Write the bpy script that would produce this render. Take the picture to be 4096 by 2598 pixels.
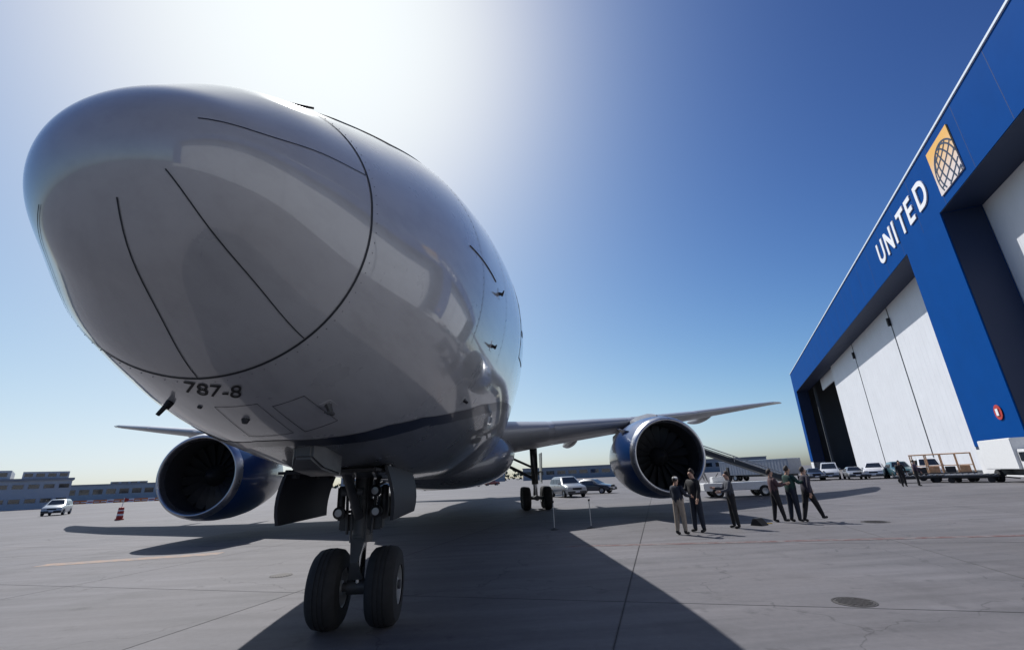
import bpy, bmesh, math, random
from mathutils import Vector, Matrix
R = math.radians
random.seed(7)
for o in list(bpy.data.objects): bpy.data.objects.remove(o)
SC = bpy.context.scene
COL = SC.collection

# ---------------------------------------------------------------- camera
CAM = Vector((1.854, -2.011, 1.865))
r_ = Vector((0.997667, -0.053237, -0.042732)); u_ = Vector((0.023569, -0.318859, 0.947509)); f_ = Vector((0.064068, 0.946306, 0.316860))
cd = bpy.data.cameras.new('camera'); cam = bpy.data.objects.new('camera', cd); COL.objects.link(cam)
cam.matrix_world = Matrix(((r_.x, u_.x, -f_.x, CAM.x), (r_.y, u_.y, -f_.y, CAM.y), (r_.z, u_.z, -f_.z, CAM.z), (0, 0, 0, 1)))
cd.sensor_fit = 'HORIZONTAL'; cd.sensor_width = 36; cd.lens = 16.09; cd.clip_start = 0.05; cd.clip_end = 8000
SC.camera = cam

# ---------------------------------------------------------------- light
SUN = Vector((-0.34, 0.75, 1.0)).normalized()
elev = math.asin(SUN.z); az = math.atan2(SUN.x, SUN.y)
w = bpy.data.worlds.new('World'); SC.world = w; w.use_nodes = True
nt = w.node_tree; nt.nodes.clear()
sky = nt.nodes.new('ShaderNodeTexSky'); sky.sky_type = 'NISHITA'; sky.sun_disc = False
sky.sun_elevation = elev; sky.sun_rotation = az
sky.altitude = 0; sky.air_density = 0.7; sky.dust_density = 1.35; sky.ozone_density = 2.4
bg = nt.nodes.new('ShaderNodeBackground'); bg.inputs['Strength'].default_value = 0.125
wo = nt.nodes.new('ShaderNodeOutputWorld')
vm = nt.nodes.new('ShaderNodeVectorMath'); vm.operation = 'SCALE'; vm.inputs['Scale'].default_value = .2; nt.links.new(sky.outputs[0], vm.inputs[0])
gm = nt.nodes.new('ShaderNodeGamma'); gm.inputs[1].default_value = 2.25; nt.links.new(vm.outputs[0], gm.inputs[0])
va = nt.nodes.new('ShaderNodeVectorMath'); va.operation = 'MULTIPLY_ADD'; va.inputs[1].default_value = (1.4, 1.4, 1.4); va.inputs[2].default_value = (1, 1, 1); nt.links.new(gm.outputs[0], va.inputs[0])
vd = nt.nodes.new('ShaderNodeVectorMath'); vd.operation = 'DIVIDE'; nt.links.new(gm.outputs[0], vd.inputs[0]); nt.links.new(va.outputs[0], vd.inputs[1])
vm2 = nt.nodes.new('ShaderNodeVectorMath'); vm2.operation = 'MULTIPLY'; vm2.inputs[1].default_value = (11.1, 11.9, 12.2); nt.links.new(vd.outputs[0], vm2.inputs[0])
nt.links.new(vm2.outputs[0], bg.inputs[0]); nt.links.new(bg.outputs[0], wo.inputs[0])
sl = bpy.data.lights.new('sun', 'SUN'); sl.energy = 5.0; sl.angle = R(0.53); sl.color = (1, .975, .95)
so = bpy.data.objects.new('sun', sl); COL.objects.link(so); so.location = (-20, 35, 60)
so.rotation_euler = SUN.to_track_quat('Z', 'Y').to_euler()
vs = SC.view_settings; vs.view_transform = 'Standard'; vs.look = 'None'; vs.exposure = 0.0; vs.gamma = 1.0; vs.use_curve_mapping = False
SC.cycles.max_bounces = 8

# ---------------------------------------------------------------- materials
MATS = {}
def mat(name, col, rough=.6, metal=0, coat=0, var=.0, scale=8., bump=0., bscale=60., spec=.5, rvar=0.):
    if name in MATS: return MATS[name]
    m = bpy.data.materials.new(name); m.use_nodes = True; n = m.node_tree; b = n.nodes['Principled BSDF']
    b.inputs['Base Color'].default_value = (*col, 1); b.inputs['Roughness'].default_value = rough
    b.inputs['Metallic'].default_value = metal; b.inputs['Coat Weight'].default_value = coat; b.inputs['Coat Roughness'].default_value = .045; b.inputs['Coat IOR'].default_value = 1.65
    b.inputs['Specular IOR Level'].default_value = spec
    if var > 0 or rvar > 0 or bump > 0:
        tc = n.nodes.new('ShaderNodeTexCoord')
    if var > 0 or rvar > 0:
        nz = n.nodes.new('ShaderNodeTexNoise'); nz.inputs['Scale'].default_value = scale; nz.inputs['Detail'].default_value = 6; nz.inputs['Roughness'].default_value = .6
        n.links.new(tc.outputs['Object'], nz.inputs['Vector'])
    if var > 0:
        mp = n.nodes.new('ShaderNodeMapRange'); mp.inputs[1].default_value = .3; mp.inputs[2].default_value = .7
        mp.inputs[3].default_value = 1 - var; mp.inputs[4].default_value = 1 + var
        n.links.new(nz.outputs['Fac'], mp.inputs[0])
        mx = n.nodes.new('ShaderNodeMix'); mx.data_type = 'RGBA'; mx.blend_type = 'MULTIPLY'; mx.inputs[0].default_value = 1
        mx.inputs[6].default_value = (*col, 1); n.links.new(mp.outputs[0], mx.inputs[7]); n.links.new(mx.outputs[2], b.inputs['Base Color'])
    if rvar > 0:
        mr = n.nodes.new('ShaderNodeMapRange'); mr.inputs[1].default_value = .3; mr.inputs[2].default_value = .7
        mr.inputs[3].default_value = max(0, rough - rvar); mr.inputs[4].default_value = rough + rvar
        n.links.new(nz.outputs['Fac'], mr.inputs[0]); n.links.new(mr.outputs[0], b.inputs['Roughness'])
    if bump > 0:
        n2 = n.nodes.new('ShaderNodeTexNoise'); n2.inputs['Scale'].default_value = bscale; n2.inputs['Detail'].default_value = 5
        n.links.new(tc.outputs['Object'], n2.inputs['Vector'])
        bp = n.nodes.new('ShaderNodeBump'); bp.inputs['Strength'].default_value = bump; bp.inputs['Distance'].default_value = .01
        n.links.new(n2.outputs['Fac'], bp.inputs['Height']); n.links.new(bp.outputs[0], b.inputs['Normal'])
    MATS[name] = m
    return m
WHITE = mat('airframe_white_paint', (.375, .38, .40), .3, coat=1.0, var=.03, scale=1.2, rvar=.05)
RADOME = mat('radome_paint', (.365, .368, .385), .33, coat=1.0, var=.04, scale=2.0, rvar=.06)
BELLY = mat('belly_grey_paint', (.13, .14, .16), .3, coat=.6, var=.06, scale=1.5, rvar=.06)
NAVY = mat('navy_stripe_paint', (.006, .011, .028), .3, coat=.5)
def streaky(m, amt=.12):
    n = m.node_tree; b = n.nodes['Principled BSDF']; old = b.inputs['Base Color'].links[0].from_socket
    tc = n.nodes.new('ShaderNodeTexCoord'); mp = n.nodes.new('ShaderNodeMapping'); mp.inputs['Scale'].default_value = (7, .5, 7); n.links.new(tc.outputs['Object'], mp.inputs[0])
    z = n.nodes.new('ShaderNodeTexNoise'); z.inputs['Scale'].default_value = 1.0; z.inputs['Detail'].default_value = 7; z.inputs['Roughness'].default_value = .65; n.links.new(mp.outputs[0], z.inputs['Vector'])
    r = n.nodes.new('ShaderNodeMapRange'); r.inputs[1].default_value = .45; r.inputs[2].default_value = .75; r.inputs[3].default_value = 1; r.inputs[4].default_value = 1 - amt; n.links.new(z.outputs['Fac'], r.inputs[0])
    x = n.nodes.new('ShaderNodeMix'); x.data_type = 'RGBA'; x.blend_type = 'MULTIPLY'; x.inputs[0].default_value = 1; n.links.new(old, x.inputs[6]); n.links.new(r.outputs[0], x.inputs[7]); n.links.new(x.outputs[2], b.inputs['Base Color'])
streaky(WHITE, .16); streaky(RADOME, .12); streaky(BELLY, .25)
SEAL = mat('dark_sealant', (.02, .022, .028), .7)
BLACK = mat('black_print', (.008, .008, .01), .7)
NACBLUE = mat('nacelle_blue_paint', (.004, .04, .15), .28, coat=.5, var=.06, scale=2)
LIP = mat('polished_lip_metal', (.48, .49, .51), .32, metal=.9, var=.05, scale=3, rvar=.08)
DUCT = mat('inlet_liner', (.03, .032, .036), .6, var=.1, scale=6)
TITAN = mat('titanium_blade', (.03, .032, .035), .45, metal=.5, var=.1, scale=9)
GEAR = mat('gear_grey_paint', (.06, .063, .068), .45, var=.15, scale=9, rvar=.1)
CHROME = mat('chrome_piston', (.3, .3, .31), .2, metal=1)
DARKST = mat('dark_steel', (.05, .052, .056), .5, metal=.5, var=.2, scale=12)
TYRE = mat('tyre_rubber', (.018, .018, .019), .85, var=.25, scale=10, bump=.3, bscale=80)
RIM = mat('wheel_rim_grey', (.38, .39, .40), .4, metal=.4, var=.1, scale=10)
GLASSD = mat('dark_window_glass', (.012, .016, .02), .06, spec=.8)
WINGW = mat('wing_grey_paint', (.36, .37, .39), .36, coat=.25, var=.06, scale=1.5, rvar=.06)
SLAT = mat('slat_light_grey', (.3, .31, .33), .35, coat=.2)
DOORD = mat('gear_door_shade', (.012, .014, .02), .6, coat=.0, var=.1, scale=4)  # near-black tone stands in for the shade under the belly
HBLUE = mat('hangar_blue_cladding', (.001, .056, .24), .6, var=.05, scale=.4, spec=.03)
HWHITE = mat('hangar_door_white', (.66, .67, .69), .55, var=.04, scale=.35)
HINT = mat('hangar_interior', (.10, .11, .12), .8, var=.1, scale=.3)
HSOF = mat('soffit_shade_navy', (.008, .02, .06), .6)  # dark navy paints in the shade of the recessed door bays
TRIM = mat('pale_coping_metal', (.70, .76, .80), .4)
SIGNW = mat('sign_letter_white', (.8, .8, .8), .5)
CONC_W = mat('white_plinth', (.7, .7, .69), .7, var=.08, scale=.8)
LENS = mat('lamp_lens', (.45, .47, .5), .15, spec=.6)
RED = mat('red_plastic', (.42, .025, .015), .5, var=.1, scale=8)
ORANGE = mat('orange_paint', (.55, .16, .03), .5)
YEL = mat('yellow_paint', (.55, .36, .03), .5, var=.1)
STEEL = mat('galvanised_steel', (.42, .43, .44), .45, metal=.6, var=.1, scale=8)
IRON = mat('cast_iron', (.055, .05, .048), .7, metal=.3, var=.2, scale=20, bump=.5, bscale=70)
SKIN = mat('skin', (.45, .27, .19), .55)

def concrete():
    m = bpy.data.materials.new('apron_concrete'); m.use_nodes = True; n = m.node_tree; L = n.links; b = n.nodes['Principled BSDF']
    geo = n.nodes.new('ShaderNodeNewGeometry')
    rot = n.nodes.new('ShaderNodeMapping'); rot.inputs['Rotation'].default_value = (0, 0, R(20)); L.new(geo.outputs['Position'], rot.inputs[0])
    def noise(sc, det=6, rough=.6, vec=None):
        z = n.nodes.new('ShaderNodeTexNoise'); z.inputs['Scale'].default_value = sc; z.inputs['Detail'].default_value = det; z.inputs['Roughness'].default_value = rough
        L.new(vec or rot.outputs[0], z.inputs['Vector']); return z.outputs['Fac']
    def mr(src, a, bb, c, d):
        q = n.nodes.new('ShaderNodeMapRange'); q.inputs[1].default_value = a; q.inputs[2].default_value = bb; q.inputs[3].default_value = c; q.inputs[4].default_value = d
        L.new(src, q.inputs[0]); return q.outputs[0]
    def mul(a, bb):
        q = n.nodes.new('ShaderNodeMath'); q.operation = 'MULTIPLY'; L.new(a, q.inputs[0]); L.new(bb, q.inputs[1]); return q.outputs[0]
    st = n.nodes.new('ShaderNodeMapping'); st.inputs['Rotation'].default_value = (0, 0, R(14)); st.inputs['Scale'].default_value = (.22, 2.2, 1); L.new(geo.outputs['Position'], st.inputs[0])
    big = mr(noise(.12), .3, .7, .78, 1.16); fine = mr(noise(9, 8, .7), .3, .7, .9, 1.1)
    streak = mr(noise(.9, 7, .65, st.outputs[0]), .3, .7, .72, 1.2); blot = mul(mr(noise(.55, 4, .5), .56, .74, 1.0, .72), mr(noise(1.9, 5, .6), .60, .72, 1.0, .62))
    oi = n.nodes.new('ShaderNodeObjectInfo'); rnd = mr(oi.outputs['Random'], 0, 1, .93, 1.06)
    dv = n.nodes.new('ShaderNodeVectorMath'); dv.operation = 'MULTIPLY_ADD'; nzc = n.nodes.new('ShaderNodeTexNoise'); nzc.inputs['Scale'].default_value = 1.3; nzc.inputs['Detail'].default_value = 5; L.new(rot.outputs[0], nzc.inputs['Vector'])
    L.new(nzc.outputs['Color'], dv.inputs[0]); dv.inputs[1].default_value = (1.2, 1.2, 0); L.new(rot.outputs[0], dv.inputs[2])
    vo = n.nodes.new('ShaderNodeTexVoronoi'); vo.feature = 'DISTANCE_TO_EDGE'; vo.inputs['Scale'].default_value = .21; L.new(dv.outputs[0], vo.inputs['Vector'])
    ck = mr(vo.outputs['Distance'], .0, .0045, .55, 1.0)
    mk = n.nodes.new('ShaderNodeMath'); mk.operation = 'MAXIMUM'; L.new(ck, mk.inputs[0]); L.new(mr(noise(.3, 3), .46, .56, .0, 1.0), mk.inputs[1])
    f = mul(mul(mul(mul(big, fine), mul(streak, blot)), rnd), mk.outputs[0])
    # joints of the far slabs: same grid as the slabs built near by
    sx = n.nodes.new('ShaderNodeSeparateXYZ'); L.new(rot.outputs[0], sx.inputs[0])
    js = []
    for k, off in ((0, 1.685), (1, 6.88)):
        a = n.nodes.new('ShaderNodeMath'); a.operation = 'SUBTRACT'; L.new(sx.outputs[k], a.inputs[0]); a.inputs[1].default_value = off
        pp = n.nodes.new('ShaderNodeMath'); pp.operation = 'PINGPONG'; L.new(a.outputs[0], pp.inputs[0]); pp.inputs[1].default_value = 3.05
        js.append(mr(pp.outputs[0], .015, .028, .62, 1.0))
    mn = n.nodes.new('ShaderNodeMath'); mn.operation = 'MINIMUM'; L.new(js[0], mn.inputs[0]); L.new(js[1], mn.inputs[1])
    f = mul(f, mn.outputs[0])
    cr = n.nodes.new('ShaderNodeMix'); cr.data_type = 'RGBA'; cr.inputs[6].default_value = (.106, .105, .116, 1); cr.inputs[7].default_value = (.120, .111, .114, 1)
    L.new(noise(.35, 3), cr.inputs[0])
    mx = n.nodes.new('ShaderNodeMix'); mx.data_type = 'RGBA'; mx.blend_type = 'MULTIPLY'; mx.inputs[0].default_value = 1
    L.new(cr.outputs[2], mx.inputs[6]); L.new(f, mx.inputs[7]); L.new(mx.outputs[2], b.inputs['Base Color'])
    b.inputs['Roughness'].default_value = .78
    bp = n.nodes.new('ShaderNodeBump'); bp.inputs['Strength'].default_value = .35; bp.inputs['Distance'].default_value = .01
    L.new(noise(45, 6, .7), bp.inputs['Height']); L.new(bp.outputs[0], b.inputs['Normal'])
    return m
CONC = concrete()
def worn_paint(name, col):
    m = bpy.data.materials.new(name); m.use_nodes = True; n = m.node_tree; L = n.links; b = n.nodes['Principled BSDF']
    geo = n.nodes.new('ShaderNodeNewGeometry'); z = n.nodes.new('ShaderNodeTexNoise'); z.inputs['Scale'].default_value = 3.5; z.inputs['Detail'].default_value = 8; z.inputs['Roughness'].default_value = .7
    L.new(geo.outputs['Position'], z.inputs['Vector']); cr = n.nodes.new('ShaderNodeValToRGB'); cr.color_ramp.elements[0].position = .42; cr.color_ramp.elements[1].position = .62
    cr.color_ramp.elements[0].color = (*col, 1); cr.color_ramp.elements[1].color = (.15, .14, .14, 1)
    L.new(z.outputs['Fac'], cr.inputs[0]); L.new(cr.outputs[0], b.inputs['Base Color']); b.inputs['Roughness'].default_value = .75
    return m

# ---------------------------------------------------------------- helpers
class MB:
    def __init__(s): s.v = []; s.f = []; s.m = []
    def add(s, vs, fs, mi=0):
        k = len(s.v); s.v += [tuple(v) for v in vs]; s.f += [tuple(k + i for i in f) for f in fs]; s.m += [mi] * len(fs); return s
    def box(s, c, d, rz=0, mi=0, taper=1.0):
        x, y, z = d[0] / 2, d[1] / 2, d[2] / 2; cs, sn = math.cos(rz), math.sin(rz); vs = []
        for sz in (-1, 1):
            t = taper if sz > 0 else 1
            for sx, sy in ((-1, -1), (1, -1), (1, 1), (-1, 1)):
                a, b = sx * x * t, sy * y * t; vs.append((c[0] + a * cs - b * sn, c[1] + a * sn + b * cs, c[2] + sz * z))
        return s.add(vs, [(3, 2, 1, 0), (4, 5, 6, 7), (0, 1, 5, 4), (1, 2, 6, 5), (2, 3, 7, 6), (3, 0, 4, 7)], mi)
    def b6(s, x0, x1, y0, y1, z0, z1, mi=0):
        return s.box(((x0 + x1) / 2, (y0 + y1) / 2, (z0 + z1) / 2), (x1 - x0, y1 - y0, z1 - z0), 0, mi)
    def tube(s, a, b, r1, r2=None, n=12, mi=0):
        r2 = r1 if r2 is None else r2; a = Vector(a); b = Vector(b); d = (b - a).normalized()
        t = Vector((0, 0, 1)) if abs(d.z) < .9 else Vector((1, 0, 0)); p = d.cross(t).normalized(); q = d.cross(p)
        vs = []
        for c, r in ((a, r1), (b, r2)):
            for i in range(n):
                an = 2 * math.pi * i / n; vs.append(c + (p * math.cos(an) + q * math.sin(an)) * r)
        return s.add(vs, [tuple(range(n - 1, -1, -1)), tuple(range(n, 2 * n))] + [(i, (i + 1) % n, n + (i + 1) % n, n + i) for i in range(n)][::1], mi)
    def lathe(s, prof, c, axis='y', n=32, mi=0, caps=True):
        # prof: (distance along axis, radius)
        k0 = len(s.v); vs = []; fs = []
        for a, r in prof:
            for i in range(n):
                t = 2 * math.pi * i / n; p, q = r * math.cos(t), r * math.sin(t)
                vs.append({'x': (c[0] + a, c[1] + p, c[2] + q), 'y': (c[0] + q, c[1] + a, c[2] + p), 'z': (c[0] + p, c[1] + q, c[2] + a)}[axis])
        for j in range(len(prof) - 1):
            for i in range(n):
                fs.append((j * n + i, j * n + (i + 1) % n, (j + 1) * n + (i + 1) % n, (j + 1) * n + i))
        if caps:
            if prof[0][1] > 1e-4: fs.append(tuple(range(n - 1, -1, -1)))
            if prof[-1][1] > 1e-4: fs.append(tuple((len(prof) - 1) * n + i for i in range(n)))
        return s.add(vs, fs, mi)
    def loft(s, secs, mi=0, closed=True, caps=True):
        n = len(secs[0]); vs = [p for sec in secs for p in sec]; fs = []
        for j in range(len(secs) - 1):
            for i in range(n if closed else n - 1):
                fs.append((j * n + i, j * n + (i + 1) % n, (j + 1) * n + (i + 1) % n, (j + 1) * n + i))
        if caps: fs += [tuple(range(n - 1, -1, -1)), tuple((len(secs) - 1) * n + i for i in range(n))]
        return s.add(vs, fs, mi)
    def build(s, name, mats, parent=None, smooth=False, bevel=0, loc=None):
        me = bpy.data.meshes.new(name); me.from_pydata(s.v, [], s.f)
        if not isinstance(mats, (list, tuple)): mats = [mats]
        for m in mats: me.materials.append(m)
        if len(mats) > 1: me.polygons.foreach_set('material_index', s.m)
        bm = bmesh.new(); bm.from_mesh(me); bmesh.ops.remove_doubles(bm, verts=bm.verts, dist=1e-5); bmesh.ops.recalc_face_normals(bm, faces=bm.faces)
        if bevel: 
            es = [e for e in bm.edges if len(e.link_faces) == 2 and e.calc_face_angle(0) > .6]
            bmesh.ops.bevel(bm, geom=es, offset=bevel, segments=2, affect='EDGES', clamp_overlap=True)
        bm.to_mesh(me); bm.free()
        if smooth:
            me.shade_smooth()
            try: me.set_sharp_from_angle(angle=R(smooth if smooth is not True else 40))
            except Exception: pass
        o = bpy.data.objects.new(name, me); COL.objects.link(o)
        if parent: o.parent = parent
        if loc: o.location = loc
        return o
def tag(o, label, cat, group=None, kind=None):
    o['label'] = label; o['category'] = cat
    if group: o['group'] = group
    if kind: o['kind'] = kind
    return o
def empty(name, loc=(0, 0, 0), rz=0, label=None, cat=None, group=None):
    o = bpy.data.objects.new(name, None); COL.objects.link(o); o.location = loc; o.rotation_euler = (0, 0, rz); o.empty_display_size = .2
    if label: tag(o, label, cat, group)
    return o
def copy_obj(o, parent=None, loc=None, rot=None, name=None):
    c = o.copy(); COL.objects.link(c); c.parent = parent
    if loc is not None: c.location = loc
    if rot is not None: c.rotation_euler = rot
    for ch in o.children: copy_obj(ch, c)
    return c
def text_mesh(body, size=1., extrude=0., offset=0., shear=0.):
    cu = bpy.data.curves.new('t', 'FONT'); cu.body = body; cu.size = size; cu.extrude = extrude; cu.offset = offset; cu.shear = shear
    o = bpy.data.objects.new('t', cu); COL.objects.link(o); dg = bpy.context.evaluated_depsgraph_get()
    me = bpy.data.meshes.new_from_object(o.evaluated_get(dg)); bpy.data.objects.remove(o); return me

# ---------------------------------------------------------------- ground
apron = MB().add([(-3000, -3000, 0), (3000, -3000, 0), (3000, 3000, 0), (-3000, 3000, 0)], [(0, 1, 2, 3)]).build('apron', CONC, loc=(0, 0, -.014)); apron['kind'] = 'structure'
E1 = Vector((math.cos(R(-20)), math.sin(R(-20)), 0)); E2 = Vector((math.sin(R(20)), math.cos(R(20)), 0))
slab_proto = None
for i in range(-7, 9):
    for j in range(-2, 9):
        c = E1 * (1.685 + 6.1 * (i + .5)) + E2 * (6.88 + 6.1 * (j + .5))
        # keep what the picture can show
        d = c - CAM; 
        if d.dot(Vector((.07, 1, 0))) < -2 or d.length > 48 or abs(d.x) > 1.25 * d.y + 9: continue
        if slab_proto is None:
            h = 3.05 - .004; mb = MB(); b = .005
            mb.add([(-h, -h, -.05), (h, -h, -.05), (h, h, -.05), (-h, h, -.05), (-h, -h, -.006), (h, -h, -.006), (h, h, -.006), (-h, h, -.006),
                    (-h + b, -h + b, 0), (h - b, -h + b, 0), (h - b, h - b, 0), (-h + b, h - b, 0)],
                   [(0, 1, 5, 4), (1, 2, 6, 5), (2, 3, 7, 6), (3, 0, 4, 7), (4, 5, 9, 8), (5, 6, 10, 9), (6, 7, 11, 10), (7, 4, 8, 11), (8, 9, 10, 11)])
            s = slab_proto = mb.build('concrete_slab', CONC, apron)
        else:
            s = slab_proto.copy(); COL.objects.link(s); s.parent = apron
        s.location = (c.x, c.y, .014); s.rotation_euler = (0, 0, R(-20))
REDP = worn_paint('worn_red_paint', (.10, .045, .042)); ORP = worn_paint('worn_orange_paint', (.27, .17, .11))
def stripe(a, b, wd, m):
    a = Vector(a); b = Vector(b); d = (b - a).normalized(); q = Vector((-d.y, d.x, 0)) * wd / 2
    MB().add([(*(a - q).xy, 0), (*(b - q).xy, 0), (*(b + q).xy, 0), (*(a + q).xy, 0)], [(0, 1, 2, 3)]).build('painted_line', m, apron, loc=(0, 0, .0185))
stripe((4.0, 11.95, 0), (45, 3.1, 0), .26, REDP)
stripe((-11.5, 13.95, 0), (-6.6, 14.55, 0), .6, ORP)
def manhole(x, y, r, label):
    e = empty('manhole_cover', (x, y, 0), .4, label, 'manhole cover')
    MB().lathe([(-.01, r * 1.12), (.005, r * 1.12), (.005, r * 1.02), (-.002, r)], (0, 0, 0), 'z', 40, caps=False).build('frame_ring', STEEL if 0 else IRON, e, True)
    MB().lathe([(.0, r), (.006, r - .008), (.0065, .001)], (0, 0, 0), 'z', 40, caps=False).build('lid', IRON, e)
    mb = MB()
    for k in range(-3, 4):
        l = math.sqrt(max(.01, (r * .85) ** 2 - (k * r * .25) ** 2)); mb.box((k * r * .25, 0, .009), (.03, 2 * l, .006))
    mb.build('grip_rib', IRON, e)
manhole(7.01, 5.11, .25, 'larger iron manhole cover in the bare concrete, off the edge of the jet shadow')
manhole(14.54, 13.61, .36, 'iron manhole cover behind the red painted line beside the walking person')
manhole(-2.84, 9.9, .22, 'small iron cover in the sunlit concrete left of the nose wheels')

# ---------------------------------------------------------------- airliner
FK = [0.0, .08, .25, .6, .9, 1.5, 2.2, 3, 4, 5, 6.5, 8, 10, 12, 36, 40, 44, 48, 52, 55, 55.9]
FT = [3.70, 4.0, 4.2, 4.56, 4.78, 5.2, 5.67, 6.15, 6.64, 7.08, 7.54, 7.79, 7.89, 7.9, 7.9, 7.9, 7.88, 7.8, 7.55, 7.2, 6.95]
FB = [3.70, 3.38, 3.10, 2.83, 2.62, 2.42, 2.25, 2.14, 2.03, 1.97, 1.94, 1.94, 1.95, 1.95, 1.95, 2.35, 3.15, 4.15, 5.25, 6.1, 6.45]
FW = [0, .42, .66, .89, 1.06, 1.34, 1.64, 1.90, 2.13, 2.33, 2.6, 2.77, 2.86, 2.885, 2.885, 2.75, 2.3, 1.72, 1.05, .5, .2]
def pchip(xs, ys):
    n = len(xs); h = [xs[i + 1] - xs[i] for i in range(n - 1)]; dl = [(ys[i + 1] - ys[i]) / h[i] for i in range(n - 1)]
    m = [dl[0]] + [0] * (n - 2) + [dl[-1]]
    for i in range(1, n - 1):
        if dl[i - 1] * dl[i] > 0:
            w1 = 2 * h[i] + h[i - 1]; w2 = h[i] + 2 * h[i - 1]; m[i] = (w1 + w2) / (w1 / dl[i - 1] + w2 / dl[i])
    def f(x):
        i = 0
        while i < n - 2 and x > xs[i + 1]: i += 1
        t = (x - xs[i]) / h[i]
        return (2 * t**3 - 3 * t**2 + 1) * ys[i] + (t**3 - 2 * t**2 + t) * h[i] * m[i] + (-2 * t**3 + 3 * t**2) * ys[i + 1] + (t**3 - t**2) * h[i] * m[i + 1]
    return f
_s = [math.sqrt(k) for k in FK]
# smooth the profile a little: cubic through the knots, then a small moving average in sqrt(Y)
_pt, _pb, _pw = pchip(_s, FT), pchip(_s, FB), pchip(_s, FW)
def sm(f, q):
    d = min(.09, q, _s[-1] - q)
    return (f(q - d) + 2 * f(q - d / 2) + 2 * f(q) + 2 * f(q + d / 2) + f(q + d)) / 8 if d > 1e-6 else f(q)
def prof(Y):
    q = math.sqrt(max(Y, 0)); return sm(_pt, q), sm(_pb, q), sm(_pw, q)
def surf(Y, th, off=0):
    def p(Y, th):
        a, b, w = prof(Y); t = R(th); return Vector((w * math.sin(t), Y, (a + b) / 2 + (a - b) / 2 * math.cos(t)))
    P = p(Y, th)
    if off:
        dY = p(Y + .01, th) - p(max(Y - .01, 0), th); dT = p(Y, th + .5) - p(Y, th - .5); nn = dT.cross(dY)
        if nn.length < 1e-9: nn = Vector((0, -1, 0))
        nn.normalize(); a, b, w = prof(Y)
        if nn.dot(P - Vector((0, Y + .3, (a + b) / 2))) < 0: nn = -nn
        P = P + nn * off
    return P
PL = empty('airliner', (0, 0, 0), 0, 'large white twin-engine jet airliner with dark belly stripe parked nose-on on the apron', 'airplane')
UPc = [(2.155, 180), (2.17, 175.6), (2.36, 164.4), (2.70, 150.6), (3.15, 142.5), (3.93, 135.1), (4.89, 128.6), (6.41, 123), (9, 118.5), (13, 116), (36, 115)]
LOc = [(2.33, 180), (2.38, 173), (2.70, 162.9), (3.13, 151.2), (3.45, 144.4), (4.33, 137.2), (5.44, 130.9), (7.0, 125), (9.6, 120.3), (13.5, 117.6), (36, 116.5)]
def on_line(L, Y):
    if Y <= L[0][0]: return 181
    for a, b in zip(L, L[1:]):
        if Y <= b[0]: return a[1] + (b[1] - a[1]) * (Y - a[0]) / (b[0] - a[0])
    return L[-1][1]
# fuselage: two meshes, radome and barrel, meeting at the radome ring
def radY(th): return .955 + .075 * (-math.cos(R(th))) * (1 if abs(th) > 90 else .1) - .03 * abs(math.sin(R(th)))
NT = 120
mb = MB(); secs = []
for i in range(0, 29):
    sec = []
    for k in range(NT):
        th = 360 * k / NT - 180; Y = radY(th) * (i / 28) ** 2; sec.append(surf(Y, th))
    secs.append(sec)
mb.loft(secs, caps=False); radome = mb.build('radome', RADOME, PL, 60)
ys = [t for t in [1.06 + .06 * i for i in range(18)] + [2.14 + .08 * i for i in range(19)] + [3.75 + .25 * i for i in range(13)] + [7.2 + .6 * i for i in range(10)] + [13 + 3 * i for i in range(8)] + [36 + 1.4 * i for i in range(14)] + [55.0, 55.6, 55.88]]
secs = [[surf(radY(360 * k / NT - 180), 360 * k / NT - 180) for k in range(NT)]] + [[surf(y, 360 * k / NT - 180) for k in range(NT)] for y in ys]
mb = MB()
n = NT; mb.v = [tuple(p) for s in secs for p in s]
for j in range(len(secs) - 1):
    Ym = ((.95 if j == 0 else ys[j - 1]) + ys[j]) / 2
    for k in range(n):
        th = abs(360 * (k + .5) / NT - 180); c = (on_line(UPc, Ym) + on_line(LOc, Ym)) / 2
        mb.f.append((j * n + k, j * n + (k + 1) % n, (j + 1) * n + (k + 1) % n, (j + 1) * n + k)); mb.m.append(1 if th > c else 0)
mb.f.append(tuple((len(secs) - 1) * n + i for i in range(n))); mb.m.append(0)
fus = mb.build('fuselage', [WHITE, BELLY], PL, 60)
def ribbon(name, A, B, m, parent, off=.004):
    # sheet between two (Y, theta) polylines, lying on the skin
    vs = [surf(*a, off) for a in A] + [surf(*b, off) for b in B]; k = len(A)
    return MB().add(vs, [(i, i + 1, k + i + 1, k + i) for i in range(k - 1)]).build(name, m, parent, True)
def resample(L, n):
    out = []
    for i in range(n + 1):
        t = i / n * (len(L) - 1); k = min(int(t), len(L) - 2); u = t - k; out.append((L[k][0] + (L[k + 1][0] - L[k][0]) * u, L[k][1] + (L[k + 1][1] - L[k][1]) * u))
    return out
a = resample(UPc, 70); b = resample(LOc, 70)
def mir(L): return [(y, -t) for y, t in L]
ribbon('belly_stripe', mir(a)[::-1] + a, mir(b)[::-1] + b, NAVY, fus)
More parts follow.
